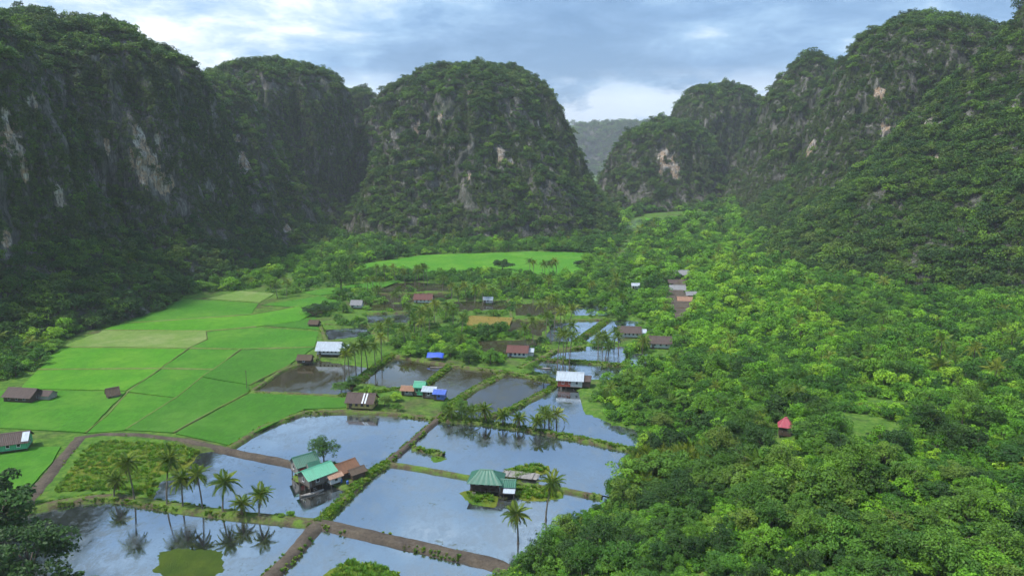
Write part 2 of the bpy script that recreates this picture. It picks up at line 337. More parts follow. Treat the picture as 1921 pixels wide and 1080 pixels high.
# ------------------------------------------------------------------ layout of ponds, dikes and fields (survey pixels -> metres on the valley floor)
WATER_Z, LAND = 0.0, 0.5
e_ = (598, 978)
PONDS = {   # name: (outline, material, label)
 'p1': ([(-60, 965), (75, 948), (150, 935), (215, 930), (330, 948), (450, 964), e_, (545, 1040), (485, 1100), (450, 1160), (-90, 1160)], 'pond_water', 'foreground fish pond reflecting a row of coconut palms, bottom left'),
 'p2': ([(285, 942), (450, 964), e_, (640, 938), (690, 892), (575, 872), (500, 858), (430, 843), (370, 850), (345, 880), (300, 905)], 'pond_water', 'fish pond between the palm dike and the brown track dike'),
 'p3': ([(430, 840), (490, 800), (570, 772), (650, 770), (740, 774), (822, 784), (775, 824), (725, 866), (690, 888), (575, 872), (500, 858)], 'milky_water', 'wide pale pond behind the green-roofed huts'),
 'p4': ([e_, (640, 938), (690, 890), (725, 866), (810, 880), (890, 894), (980, 906), (1070, 918), (1150, 935), (1045, 990), (955, 1068), (930, 1054), (830, 1031), (720, 1006)], 'milky_water', 'large pond in front of the dark green stilt house'),
 'p5': ([e_, (720, 1006), (830, 1031), (930, 1054), (955, 1068), (890, 1160), (450, 1160), (485, 1100), (545, 1040)], 'pond_water', 'narrow pond at the bottom edge below the dark earth road'),
 'p6': ([(725, 866), (775, 824), (822, 784), (900, 790), (980, 801), (1060, 815), (1150, 833), (1188, 842), (1150, 932), (1070, 918), (980, 906), (890, 894), (810, 880)], 'pond_water', 'calm blue pond mirroring a row of palm crowns'),
 'p7': ([(900, 788), (960, 765), (1020, 735), (1050, 714), (1085, 735), (1095, 772), (1150, 796), (1195, 806), (1200, 845), (1150, 833), (1060, 815), (980, 801)], 'pond_water', 'small pond behind the long grassy dike by the right-hand bushes'),
 'p8': ([(835, 768), (850, 752), (900, 722), (950, 697), (1050, 714), (1020, 735), (960, 765), (900, 788)], 'murky_water', 'slanting pond between two narrow dikes in the valley middle'),
 'p9': ([(672, 716), (700, 690), (735, 664), (845, 684), (790, 724), (740, 728)], 'murky_water', 'brown pond in front of the blue tarpaulin shelter'),
 'p10': ([(790, 724), (845, 684), (950, 697), (900, 722), (850, 752)], 'murky_water', 'brown pond right of the bright green hut'),
 'p11': ([(470, 734), (530, 692), (590, 674), (690, 690), (672, 716), (650, 742)], 'murky_water', 'dark weedy pond at the corner of the rice fields'),
 'p12': ([(688, 588), (768, 587), (768, 606), (690, 606)], 'milky_water', 'small pale pond beside the grey-roofed hut'),
 'p13': ([(612, 618), (690, 612), (705, 628), (604, 640)], 'milky_water', 'small grey pond at the edge of the far rice plots'),
 'p14': ([(1030, 654), (1090, 650), (1180, 650), (1170, 682), (1090, 676), (1012, 672)], 'pond_water', 'bright strip of pond behind the curved dike'),
 'p15': ([(1012, 674), (1090, 678), (1180, 686), (1170, 712), (1050, 712), (985, 690)], 'pond_water', 'bright pond in front of the metal-roofed red and white house'),
 'p16': ([(1040, 598), (1140, 598), (1080, 640), (1020, 640)], 'pond_water', 'pond left of the short diagonal dike below the palms'),
 'p17': ([(1140, 599), (1200, 602), (1160, 645), (1080, 641)], 'pond_water', 'pond right of the short diagonal dike'),
 'p18': ([(1070, 572), (1140, 574), (1140, 592), (1075, 592)], 'pond_water', 'farthest bright pond among the bushes'),
 'p19': ([(1180, 662), (1220, 664), (1222, 690), (1180, 690)], 'pond_water', 'small pond patch in front of the brown-roofed house'),
 'p20': ([(890, 640), (1010, 636), (1000, 662), (900, 668)], 'murky_water', 'dark pond behind the white house with the maroon roof'),
 'p21': ([(700, 552), (840, 548), (850, 562), (720, 570)], 'murky_water', 'dark far pond in front of the maroon-roofed white house'),
 'p23': ([(692, 571), (768, 569), (772, 583), (690, 584)], 'murky_water', 'dark strip of pond just behind the small pale pond'),
 'p24': ([(690, 535), (780, 529), (850, 534), (845, 546), (700, 549)], 'murky_water', 'dark far pond below the narrow rice strip'),
 'p25': ([(965, 570), (1060, 566), (1064, 592), (968, 592)], 'murky_water', 'dull brown pond behind the footpath bund'),
 'p26': ([(850, 566), (950, 563), (955, 580), (862, 585)], 'murky_water', 'dark pond behind the ripe ochre plot'),
 'p27': ([(535, 582), (590, 576), (612, 588), (560, 598)], 'murky_water', 'shallow marshy pond beside the far rice plots'),
 'p22': ([(960, 598), (1035, 598), (1015, 630), (950, 626)], 'murky_water', 'brown pond beside the ripe ochre plot'),
}
DIKES = [   # outline, width, crest height, greenery 0..1, material, label
 ([(20, 965), (75, 948), (150, 935), (215, 930), (330, 948), (450, 964), e_], 3.4, 0.9, 0.5, 'dike_earth', 'low dark dike carrying the foreground row of coconut palms'),
 ([e_, (720, 1006), (830, 1031), (930, 1054), (955, 1068)], 3.6, 0.9, 0.45, 'earth_path', 'dark earth road between the two lowest ponds'),
 ([e_, (545, 1040), (485, 1100), (450, 1160)], 3.6, 0.9, 0.4, 'earth_path', 'dark earth road running down out of the frame'),
 ([e_, (640, 938), (690, 890), (725, 866)], 3.0, 0.8, 1.0, 'dike_earth', 'bushy green dike in front of the green-roofed huts'),
 ([(725, 866), (775, 824), (822, 784)], 2.2, 0.8, 0.55, 'earth_path', 'straight footpath dike between the pale pond and the blue pond'),
 ([(140, 822), (190, 814), (260, 815), (340, 824), (430, 843), (500, 858), (575, 872), (640, 882), (690, 888)], 2.8, 0.8, 0.15, 'earth_path', 'brown curving track along the foot of the rice fields'),
 ([(150, 822), (120, 855), (85, 900), (50, 945)], 4.2, 0.75, 0.2, 'earth_path', 'wide dirt track branching towards the bottom left'),
 ([(725, 866), (810, 880), (890, 894), (980, 906), (1070, 918), (1130, 930)], 1.8, 0.7, 0.35, 'dike_earth', 'thin straight dike reaching the dark green stilt house'),
 ([(822, 784), (900, 790), (980, 801), (1060, 815), (1150, 833), (1190, 842)], 2.6, 0.8, 0.8, 'dike_earth', 'long grassy dike lined with young palms'),
 ([(428, 840), (490, 800), (570, 772), (650, 770), (740, 774), (822, 784)], 2.4, 0.8, 0.4, 'dike_earth', 'bank between the rice fields and the pale pond'),
 ([(822, 784), (850, 752), (900, 722), (950, 697)], 3.2, 0.8, 0.75, 'dike_earth', 'light green footpath dike right of the bright green hut'),
 ([(900, 788), (960, 765), (1020, 735), (1050, 714)], 2.6, 0.8, 0.8, 'dike_earth', 'narrow grassy dike towards the metal-roofed house'),
 ([(735, 664), (845, 684), (950, 697), (1050, 714)], 2.8, 0.8, 0.6, 'dike_earth', 'cross dike behind the brown ponds'),
 ([(790, 726), (845, 684)], 2.6, 0.9, 1.0, 'dike_earth', 'shrubby dike between the two brown ponds'),
 ([(660, 722), (700, 690), (735, 664)], 3.6, 0.9, 1.0, 'dike_earth', 'shrubby dike under the tall palms'),
 ([(650, 742), (470, 734), (530, 692), (590, 674)], 2.0, 0.75, 0.35, 'dike_earth', 'low bund around the dark weedy pond'),
 ([(640, 742), (740, 730), (790, 726)], 3.5, 0.8, 1.0, 'dike_earth', 'weedy bank beside the bright green hut'),
 ([(975, 690), (1012, 673), (1040, 656), (1095, 650)], 3.2, 0.9, 0.6, 'dike_earth', 'curved light green dike by the maroon-roofed house'),
 ([(1012, 673), (1090, 677), (1180, 685)], 2.6, 0.8, 0.9, 'dike_earth', 'hedge-topped dike between two bright strips of water'),
 ([(1080, 641), (1140, 598)], 4.0, 0.9, 0.8, 'dike_earth', 'short diagonal green dike between the far ponds'),
 ([(775, 838), (800, 843), (832, 850)], 2.0, 0.6, 1.0, 'dike_earth', 'short overgrown spit in the blue pond'),
 ([(560, 585), (600, 608), (612, 640), (590, 674)], 2.4, 0.75, 0.5, 'dike_earth', 'path bund along the east side of the rice plots'),
 ([(850, 588), (900, 598), (1040, 600), (1140, 598)], 2.2, 0.75, 0.5, 'dike_earth', 'pale footpath bund behind the ripe ochre plot'),
 ([(680, 551), (760, 550), (850, 548), (960, 556)], 2.0, 0.75, 0.4, 'dike_earth', 'far cross bund below the narrow rice strip'),
 ([(685, 587), (772, 585), (850, 587)], 2.0, 0.75, 0.4, 'dike_earth', 'grassy bund around the small pale pond'),
 ([(955, 560), (960, 596)], 2.2, 0.75, 0.4, 'dike_earth', 'short bund between two dull far ponds'),
 ([(500, 575), (560, 563), (640, 556), (690, 551)], 2.0, 0.75, 0.4, 'dike_earth', 'curving bund at the far end of the rice'),
 ([(610, 608), (690, 609), (705, 628), (735, 640)], 2.0, 0.75, 0.4, 'dike_earth', 'bund in front of the small grey pond'),
]
RICE = [  # outline, material, label
 ([(245, 578), (330, 560), (385, 563), (485, 569), (470, 590), (235, 605), (225, 595)], 'rice_fresh', 'far green rice plot below the forest edge'),
 ([(388, 560), (450, 546), (515, 550), (487, 567)], 'rice_pale', 'small pale rice plot at the far end'),
 ([(235, 607), (470, 591), (560, 575), (585, 590), (560, 602), (480, 612), (390, 620), (178, 618)], 'rice_bright', 'bright rice plot behind the pale plot'),
 ([(165, 620), (385, 621), (387, 637), (352, 652), (118, 650), (130, 636)], 'rice_pale', 'large pale yellowish rice plot'),
 ([(388, 622), (480, 614), (597, 622), (590, 650), (450, 655), (356, 652), (390, 637)], 'rice_fresh', 'green rice plot right of the pale plot'),
 ([(118, 652), (352, 654), (300, 690), (75, 692), (95, 668)], 'rice_bright', 'bright rice plot in front of the pale plot'),
 ([(356, 655), (450, 656), (400, 692), (303, 691)], 'rice_fresh', 'narrow green rice plot in the field centre'),
 ([(453, 657), (590, 652), (535, 688), (500, 706), (468, 722), (380, 706), (403, 692)], 'rice_deep', 'deep green rice plot beside the white stilt house'),
 ([(70, 694), (300, 692), (235, 732), (40, 728)], 'rice_bright', 'very bright rice plot behind the field hut'),
 ([(303, 693), (400, 694), (378, 706), (330, 745), (238, 734)], 'rice_fresh', 'slanting green rice plot right of the field hut'),
 ([(379, 708), (465, 723), (465, 736), (325, 811), (236, 806), (332, 746)], 'rice_deep', 'deep green rice plot by the lone pole'),
 ([(-40, 735), (40, 731), (235, 735), (160, 811), (-40, 800)], 'rice_fresh', 'green rice plot around the dark-roofed house'),
 ([(238, 737), (328, 747), (233, 806), (165, 811)], 'rice_fresh', 'small slanting rice plot above the track'),
 ([(470, 738), (648, 747), (650, 764), (570, 767), (430, 834), (330, 813)], 'rice_deep', 'deep green rice plot in front of the dark weedy pond'),
 ([(-40, 842), (112, 838), (95, 868), (45, 925), (10, 930), (-40, 900)], 'rice_fresh', 'small rice plot left of the dirt track'),
 ([(640, 502), (700, 492), (800, 478), (1000, 472), (1095, 474), (1088, 495), (1120, 505), (1060, 516), (900, 512), (720, 509)], 'rice_bright', 'far bright rice field at the foot of the central hill'),
 ([(1206, 404), (1312, 404), (1290, 416), (1213, 416)], 'rice_bright', 'farthest rice field in the gap between the hills'),
 ([(565, 548), (690, 530), (760, 524), (720, 538), (600, 554)], 'rice_fresh', 'narrow far rice strip behind the groves'),
 ([(880, 592), (962, 596), (955, 612), (876, 610)], 'rice_ripe', 'ripe ochre plot in the middle groves'),
 ([(490, 572), (600, 556), (640, 565), (590, 578)], 'rice_fresh', 'grassy plot beside the dark pond clumps'),
 ([(495, 610), (560, 602), (590, 592), (598, 618)], 'rice_deep', 'small dull green plot around the tiny brown hut'),
]
POND_W = {k: px_poly(v[0]) for k, v in PONDS.items()}
DIKE_W = [px_poly(d[0], 0.6) for d in DIKES]
RICE_W = [px_poly(r[0], 0.7 if r[0][0][1] > 420 else 9.5) for r in RICE]
EDGE = px_poly([(1180, 430), (1185, 500), (1215, 600), (1262, 655), (1190, 715), (1120, 745), (1128, 778), (1205, 806), (1178, 860), (1110, 945), (1020, 1015), (945, 1078), (890, 1125), (860, 1160)])
EDGE = EDGE[np.argsort(EDGE[:, 1])]

FT = G(1258, 409, 9.5)
def ground_z(x, y, wet=True):
    x = np.asarray(x, float); y = np.asarray(y, float)
    s = x - np.interp(y, EDGE[:, 1], EDGE[:, 0])
    A = np.interp(y, [90, 150, 190, 260, 400], [13, 13, 9, 4, 5])
    h = LAND + A*sstep(2, 55, s) + 0.07*np.maximum(0, s - 60)*(y > 0)
    h = h + sstep(4, 40, s)*1.6*fbm(P3(x/22, y/22), 3, 5)
    h = h + 9.0*np.exp(-((x - FT[0])/120)**2 - ((y - FT[1])/110)**2)
    far = sstep(900, 2500, np.hypot(x, y)); h = h + far*25*(fbm(P3(x/700, y/700), 3, 9) + 0.3)
    h = h + sstep(-170, -300, x)*14 + 0.12*fbm(P3(x/5, y/5), 2, 3)
    if wet:
        sel = (np.abs(x) < 260) & (y > 60) & (y < 620)
        b = np.zeros(x.shape, bool)
        for p in POND_W.values(): b |= sel & inside(p, x, y)
        h = np.where(b, -0.9, h)
    return h

# ------------------------------------------------------------------ ground sheet
def build_ground():
    def axis(a, b, step, lo, hi):
        c = list(np.arange(a, b + 0.01, step)); d = step; q = b
        while q < hi: d *= 1.25; q += d; c.append(q)
        d = step; q = a
        while q > lo: d *= 1.25; q -= d; c.insert(0, q)
        return np.array(c)
    xs = axis(-250, 300, 2.2, -6000, 6000); ys = axis(70, 620, 2.2, -1500, 9000)
    X, Y = np.meshgrid(xs, ys); Z = ground_z(X, Y)
    v = np.stack([X, Y, Z], -1).reshape(-1, 3); nx = len(xs); ny = len(ys)
    i = np.arange(nx*ny).reshape(ny, nx)
    f = np.stack([i[:-1, :-1], i[:-1, 1:], i[1:, 1:], i[1:, :-1]], -1).reshape(-1, 4)
    o = link('ground', mesh_np('ground', v, f, [MAT['ground_soil']], True))
    tag(o, 'green and brown valley floor between the karst hills', None, None, 'structure')
build_ground()

# ------------------------------------------------------------------ water, dikes, fields
def ngon(name, poly, z, mat):
    x, y = poly[:, 0], poly[:, 1]
    if np.sum(x*np.roll(y, -1) - y*np.roll(x, -1)) < 0: poly = poly[::-1]      # face up
    return mesh_np(name, np.c_[poly[:, :2], np.full(len(poly), z)], [list(range(len(poly)))], [MAT[mat]])
for k, (pts, mat, label) in PONDS.items():
    o = link('pond', ngon('pond', POND_W[k], WATER_Z, mat)); tag(o, label, None, None, 'structure')

def resample(pts, step):
    pts = np.asarray(pts)[:, :2]; L = np.r_[0, np.cumsum(np.hypot(*np.diff(pts, axis=0).T))]
    n = max(3, int(L[-1]/step)); t = np.linspace(0, L[-1], n)
    q = np.c_[np.interp(t, L, pts[:, 0]), np.interp(t, L, pts[:, 1])]
    k = max(1, int(3/step))
    for _ in range(2):
        r = q.copy(); r[1:-1] = (q[:-2] + q[1:-1]*2 + q[2:])/4; q = r
    return q
GRASS = []      # (x, y, z, scale) of bank tufts
def build_dike(pts, w, h, veg, mat, label, seed):
    q = resample(pts, 0.8); q[:, :] += 0.18*np.c_[fbm(P3(q[:, 0]/6, q[:, 1]/6, seed), 2, 1), fbm(P3(q[:, 0]/6, q[:, 1]/6, seed + 9), 2, 2)]
    t = np.gradient(q, axis=0); t /= np.maximum(np.hypot(t[:, 0], t[:, 1])[:, None], 1e-6); nrm = np.c_[-t[:, 1], t[:, 0]]
    offs = np.array([-1.55, -1.05, -0.8, -0.5, -0.2, 0.2, 0.5, 0.8, 1.05, 1.55])*w/2; hs = np.array([-1.2, -0.02, 0.55, 0.95, 1.0, 1.02, 0.93, 0.5, -0.02, -1.2])
    n = len(q); V = np.zeros((n, len(offs), 3))
    for j, (o, k) in enumerate(zip(offs, hs)):
        wob = 1 + 0.28*fbm(P3(q[:, 0]/3.0, q[:, 1]/3.0, j*3.1 + seed), 3, 21)
        V[:, j, :2] = q + nrm*(o*wob)[:, None]
        V[:, j, 2] = (k*h if k > 0 else k) + (0.13*fbm(P3(V[:, j, 0]/1.6, V[:, j, 1]/1.6, j), 2, 8) if abs(k) > 0.1 and k > 0 else 0.05*fbm(P3(V[:, j, 0], V[:, j, 1]), 1, 4))
    m = len(offs); i = np.arange(n*m).reshape(n, m)
    f = np.stack([i[:-1, :-1], i[1:, :-1], i[1:, 1:], i[:-1, 1:]], -1).reshape(-1, 4)
    o = link('dike', mesh_np('dike', V.reshape(-1, 3), f, [MAT[mat]], True)); tag(o, label, None, None, 'structure')
    L = n*0.8; cnt = int(L*veg*w*4.0)
    ii = rng.integers(0, n, cnt); side = rng.choice([-1, 1], cnt); u = 0.5 + 0.5*rng.random(cnt)**0.7
    if veg > 0.7: u = rng.random(cnt)*1.0
    keep = fbm(P3(q[ii, 0]/7, q[ii, 1]/7, side*5.0), 2, 33) > (0.35 - veg)
    pos = q[ii] + nrm[ii]*(side*u*w/2)[:, None]
    for (x, y), k, uu in zip(pos, keep, u):
        if k: GRASS.append((x, y, h*(0.9 if uu < 0.6 else 0.9*(1.1 - uu)*2) - 0.1, rng.uniform(0.22, 0.66)*(0.6 + 0.4*veg)))
BUNDS = [([(160, 812), (200, 780), (240, 735), (302, 691), (354, 653), (389, 636)], 'pale footpath bund from the track past the field hut'), ([(325, 812), (400, 770), (466, 736)], 'pale bund leading to the lone pole'), ([(235, 806), (330, 746), (380, 706), (402, 692), (452, 655)], 'middle bund slanting through the rice'),
 ([(468, 722), (500, 706), (545, 684)], 'bund along the dark weedy pond side of the rice'), ([(118, 651), (230, 653), (354, 653), (450, 655), (590, 651)], 'cross bund in front of the pale plot'), ([(72, 693), (200, 692), (302, 691), (402, 693)], 'cross bund behind the field hut'), ([(180, 619), (290, 620), (388, 621), (480, 613)], 'cross bund behind the pale plot'), ([(235, 606), (350, 599), (470, 590), (560, 574)], 'farthest cross bund of the rice')]
for k, (pts, lab) in enumerate(BUNDS): build_dike(px_poly(pts, 0.6), 0.85, 0.92, 0.0, 'bund_grass', lab, 90 + k)
for k, (d, pw) in enumerate(zip(DIKES, DIKE_W)):
    build_dike(pw, d[1], d[2], d[3], d[4], d[5], k*1.7)

def shrink(poly, d):
    c = poly.mean(0); v = poly - c; r = np.hypot(v[:, 0], v[:, 1])[:, None]
    return c + v*np.maximum(0.2, (r - d)/r)
for k, ((pts, mat, label), pw) in enumerate(zip(RICE, RICE_W)):
    p = shrink(pw[:, :2], -0.1); q = []
    if np.sum(p[:, 0]*np.roll(p[:, 1], -1) - p[:, 1]*np.roll(p[:, 0], -1)) < 0: p = p[::-1]
    for a in range(len(p)):
        b = p[(a + 1) % len(p)]; n = max(2, int(np.hypot(*(b - p[a]))/3))
        for s in np.arange(n)/n: q.append(p[a] + (b - p[a])*s)
    q = np.array(q); q += 0.35*np.c_[fbm(P3(q[:, 0]/4, q[:, 1]/4), 2, 1), fbm(P3(q[:, 0]/4, q[:, 1]/4), 2, 2)]
    n = len(q); z = (0.74 if pts[0][1] > 420 else 10.6) + 0.03*(k % 4)
    v = np.r_[np.c_[q, np.full(n, 0.3)], np.c_[q, np.full(n, z)]]
    faces = [list(range(n, 2*n))] + [[a, (a + 1) % n, n + (a + 1) % n, n + a] for a in range(n)]
    o = link('rice_field', mesh_np('rice_field', v, faces, [MAT[mat]])); tag(o, label, None, None, 'structure')

# patches of marsh and floating weed: low bumpy mats
def mat_patch(name, pts, h, mat, label, kind='structure', rough=0.15, step=0.9, rag=2.4):
    p = px_poly(pts); x0, y0 = p[:, :2].min(0); x1, y1 = p[:, :2].max(0)
    xs = np.arange(x0 - 2, x1 + 2, step); ys = np.arange(y0 - 2, y1 + 2, step); X, Y = np.meshgrid(xs, ys)
    d = seg_dist(p, X, Y, True)*np.where(inside(p, X, Y), 1, -1) + rag*fbm(P3(X/6, Y/6), 4, 14, 0.6)
    Z = np.where(d > 0, h*sstep(0, 2.0, d) + rough*fbm(P3(X/1.3, Y/1.3), 3, 6)*sstep(0, 2.5, d), -0.35) 
    Z = np.where((d > -1.0) & (d <= 0), -0.05, Z)
    i = np.arange(X.size).reshape(X.shape); f = np.stack([i[:-1, :-1], i[:-1, 1:], i[1:, 1:], i[1:, :-1]], -1).reshape(-1, 4)
    ok = (d.ravel()[f] > -1.2).all(1)
    o = link(name, mesh_np(name, np.stack([X, Y, Z], -1).reshape(-1, 3), f[ok], [MAT[mat]], True)); tag(o, label, None, None, kind)
    return p
TUFT_PATCH = []
for a in [
 ('marsh', [(95, 930), (150, 850), (190, 828), (330, 832), (380, 848), (345, 878), (300, 900), (290, 940), (215, 925)], 0.75, 'bog_grass', 'overgrown yellow-green marsh inside the track bend', 1.5),
 ('weed_mat', [(295, 1042), (330, 1025), (400, 1028), (440, 1045), (425, 1085), (380, 1110), (300, 1110), (280, 1070)], 0.12, 'pond_weed', 'floating mat of yellow-green weed in the foreground pond', 0.0),
 ('grass_island', [(610, 1085), (650, 1048), (720, 1060), (760, 1075), (740, 1130), (580, 1130)], 0.5, 'bog_grass', 'bright grassy islet at the bottom edge', 2.5),
 ('weed_islet', [(803, 857), (822, 855), (832, 861), (815, 866)], 0.3, 'bog_grass', 'tiny round weed islet in the blue pond', 2.0),
 ('grass_bank', [(940, 885), (985, 872), (1035, 870), (1030, 885), (985, 900), (960, 905)], 0.5, 'bog_grass', 'grassy shoal beside the bamboo raft', 2.0),
 ('grass_bank', [(865, 925), (890, 918), (935, 930), (930, 950), (885, 945)], 0.25, 'bog_grass', 'grassy shoal below the veranda house', 1.6),
 ('grass_bank', [(960, 905), (1060, 915), (1050, 935), (990, 940), (945, 930)], 0.3, 'bog_grass', 'grassy shoal around the palms behind the veranda house', 1.6),
 ('sand_patch', [(690, 630), (735, 632), (742, 644), (702, 648)], 0.7, 'bund_grass', 'pale sandy patch left of the thicket', 0.0),
 ('hut_bank', [(545, 895), (565, 872), (640, 868), (695, 880), (680, 900), (640, 920), (610, 905), (560, 905)], 0.7, 'dike_earth', 'muddy bank under the green-roofed huts', 0.12),
]:
    p = mat_patch(a[0], a[1], a[2], a[3], a[4], rag=6.0 if a[0] == 'weed_mat' else 2.4, step=0.6 if a[0] == 'weed_mat' else 0.9); TUFT_PATCH.append((p, a[2], a[5]))
for p, h, dens in TUFT_PATCH:
    x0, y0 = p[:, :2].min(0); x1, y1 = p[:, :2].max(0); n = int((x1 - x0)*(y1 - y0)*dens)
    x = rng.uniform(x0, x1, n); y = rng.uniform(y0, y1, n); k = inside(p, x, y) & (seg_dist(p, x, y, True) > 0.8)
    for a, b in zip(x[k], y[k]): GRASS.append((a, b, h*0.6, rng.uniform(0.3, 0.9)))

# ------------------------------------------------------------------ karst hills
HILLS = {}
PROF_DOME = [(1.0, -0.04), (0.92, 0.08), (0.84, 0.18), (0.77, 0.29), (0.70, 0.41), (0.655, 0.50), (0.61, 0.60), (0.565, 0.69), (0.52, 0.77), (0.455, 0.86), (0.36, 0.93), (0.22, 0.975), (0.1, 0.995), (0.0, 1.0)]
PROF_TOWER = [(1.0, -0.04), (0.90, 0.07), (0.82, 0.15), (0.76, 0.24), (0.73, 0.36), (0.71, 0.50), (0.69, 0.63), (0.66, 0.76), (0.61, 0.86), (0.51, 0.94), (0.37, 0.98), (0.18, 0.995), (0.0, 1.0)]
PROF_APRON = [(1.0, -0.02), (0.92, 0.07), (0.82, 0.17), (0.72, 0.29), (0.63, 0.42), (0.56, 0.55), (0.50, 0.68), (0.43, 0.80), (0.34, 0.90), (0.22, 0.96), (0.1, 0.99), (0.0, 1.0)]
PROF_CONE = [(1.0, -0.02), (0.88, 0.12), (0.76, 0.27), (0.65, 0.43), (0.55, 0.58), (0.45, 0.72), (0.34, 0.84), (0.22, 0.93), (0.1, 0.985), (0.0, 1.0)]
def hill(name, label, c, rx, ry, rot, H, prof, seed, flute=0.15, rough=1.4, nth=200, ns=84, base=0.0):
    pr = np.array(prof); L = np.r_[0, np.cumsum(np.hypot(np.diff(pr[:, 0])*rx, np.diff(pr[:, 1])*H))]
    s = np.linspace(0, L[-1], ns); r = np.interp(s, L, pr[:, 0]); z = np.interp(s, L, pr[:, 1])
    for _ in range(2): r[1:-1] = (r[:-2] + 2*r[1:-1] + r[2:])/4; z[1:-1] = (z[:-2] + 2*z[1:-1] + z[2:])/4
    th = np.linspace(0, 2*np.pi, nth, endpoint=False); T, S = np.meshgrid(th, np.arange(ns), indexing='ij')
    Rr = r[S]; Zz = z[S]; ct, st = np.cos(T), np.sin(T)
    lob = 1 + 1.35*flute*fbm(P3(ct*1.6, st*1.6, Zz*0.5 + seed), 2, seed) + flute*fbm(P3(ct*5, st*5, Zz*1.1 + seed), 3, seed + 3)*sstep(0.02, 0.3, Zz)
    x = Rr*rx*lob*ct; y = Rr*ry*lob*st; cr, sr = math.cos(rot), math.sin(rot)
    X = c[0] + x*cr - y*sr; Y = c[1] + x*sr + y*cr
    Z = base + H*Zz*(1 + 0.07*fbm(P3(X/38, Y/38, seed), 3, seed + 5)*sstep(0.4, 1, Zz))
    cliff = sstep(0.2, 0.42, Zz)*(1 - sstep(0.8, 0.98, Zz))
    d = rough*(5.5*fbm(P3(X/34, Y/34, Z/60), 3, seed + 11) + cliff*(4.5*(np.abs(fbm(P3(X/15, Y/15, Z/55), 3, seed + 13))*-2 + 0.5)) + 2.2*fbm(P3(X/9, Y/9, Z/11), 3, seed + 17) - cliff*2.4*np.abs(fbm(P3(X/6, Y/6, Z/30), 2, seed + 23)))
    d = d*sstep(-0.02, 0.1, Zz)
    slope = sstep(0.1, 0.4, Zz)*(1 - sstep(0.75, 1.0, Zz))
    rad = np.stack([ct*cr - st*sr, ct*sr + st*cr], -1)
    X = X + rad[..., 0]*d*(0.35 + 0.65*slope); Y = Y + rad[..., 1]*d*(0.35 + 0.65*slope); Z = Z + d*(1 - 0.8*slope)*0.9
    # close the summit on one ring of small radius
    v = np.stack([X, Y, Z], -1); i = np.arange(nth*ns).reshape(nth, ns); j = np.roll(i, -1, 0)
    f = np.stack([i[:, :-1], j[:, :-1], j[:, 1:], i[:, 1:]], -1).reshape(-1, 4)
    v = v.reshape(-1, 3)
    HILLS[name] = dict(v=v, f=f, label=label, H=H)
PROF_DOME2 = [(1.0, -0.04), (0.92, 0.07), (0.84, 0.15), (0.77, 0.24), (0.71, 0.36), (0.66, 0.50), (0.61, 0.63), (0.56, 0.76), (0.50, 0.87), (0.42, 0.94), (0.30, 0.98), (0.15, 0.995), (0.0, 1.0)]
PROF_TALUS = [(1.0, -0.03), (0.88, 0.07), (0.77, 0.155), (0.68, 0.24), (0.60, 0.34), (0.545, 0.46), (0.505, 0.58), (0.46, 0.70), (0.41, 0.80), (0.34, 0.89), (0.24, 0.95), (0.12, 0.985), (0.0, 1.0)]
HILLDEF = [
 ('hill_left_near', 'long dark jungle-clad limestone ridge filling the left edge', (-352, 335), 175, 188, R(8), 154, PROF_TOWER, 1, 0.13),
 ('hill_left_mid', 'dark limestone cliff with pale ochre scars, second buttress on the left', (-314, 470), 155, 150, R(0), 160, PROF_TOWER, 2, 0.13),
 ('hill_left_far', 'right-hand shoulder of the left ridge behind the rice fields', (-300, 605), 152, 135, R(0), 150, PROF_DOME, 3, 0.12),
 ('hill_left_peak', 'blocky peak behind the end of the left ridge', (-247, 735), 112, 105, R(10), 172, PROF_TOWER, 4, 0.10),
 ('hill_left_back', 'rounded wooded peak left of the central dome', (-212, 900), 125, 110, 0, 158, PROF_DOME, 5, 0.10),
 ('hill_centre', 'broad central limestone dome with steep grey faces', (-42, 790), 182, 186, 0, 176, PROF_DOME, 6, 0.13, 1.5),
 ('hill_gap_far', 'low hazy blue ridge closing the far gap', (610, 3100), 640, 380, 0, 226, PROF_TOWER, 7, 0.12, 3.0),
 ('hill_gap_back', 'faint blue mountain in the farthest gap', (560, 5200), 620, 420, 0, 322, PROF_CONE, 8, 0.12, 4.0),
 ('hill_spur', 'low spur with a white cliff scar right of the gap', (207, 930), 118, 105, 0, 122, PROF_DOME, 9, 0.09),
 ('hill_right_back', 'rounded tower above the white-scarred spur', (290, 1000), 92, 100, 0, 172, PROF_TOWER, 10, 0.09),
 ('hill_right_saddle', 'small wooded knob between the two right-hand towers', (385, 1080), 100, 90, 0, 160, PROF_TOWER, 11, 0.09),
 ('hill_right_mid', 'slender leaning tower behind the big right-hand tower', (338, 800), 104, 112, 0, 190, PROF_CONE, 12, 0.07),
 ('hill_right_tower', 'big dark flat-faced limestone tower on the right', (370, 640), 168, 190, 0, 200, PROF_TALUS, 13, 0.08),
 ('hill_right_near', 'steep green hillside rising out of the right edge', (532, 430), 392, 300, R(-6), 286, PROF_APRON, 14, 0.10),
]
for h in HILLDEF:
    big_ = h[0] in ('hill_left_near', 'hill_left_mid', 'hill_left_far', 'hill_centre', 'hill_right_tower', 'hill_right_near')
    hill(*h, nth=320 if big_ else 200, ns=130 if big_ else 84)
BV = {k: BVHTree.FromPolygons([Vector(p) for p in h['v']], h['f'].tolist()) for k, h in HILLS.items()}
def cast(px, py):
    d = Vector(ray(px, py)).normalized(); best = None
    for k, b in BV.items():
        q = b.ray_cast(Vector((0, 0, CAM_H)), d)
        if q[0] is not None and (best is None or q[3] < best[1]): best = (q[0], q[3], k)
    return best
SCARS = []   # bare limestone: (pixel, half width px, half height px)
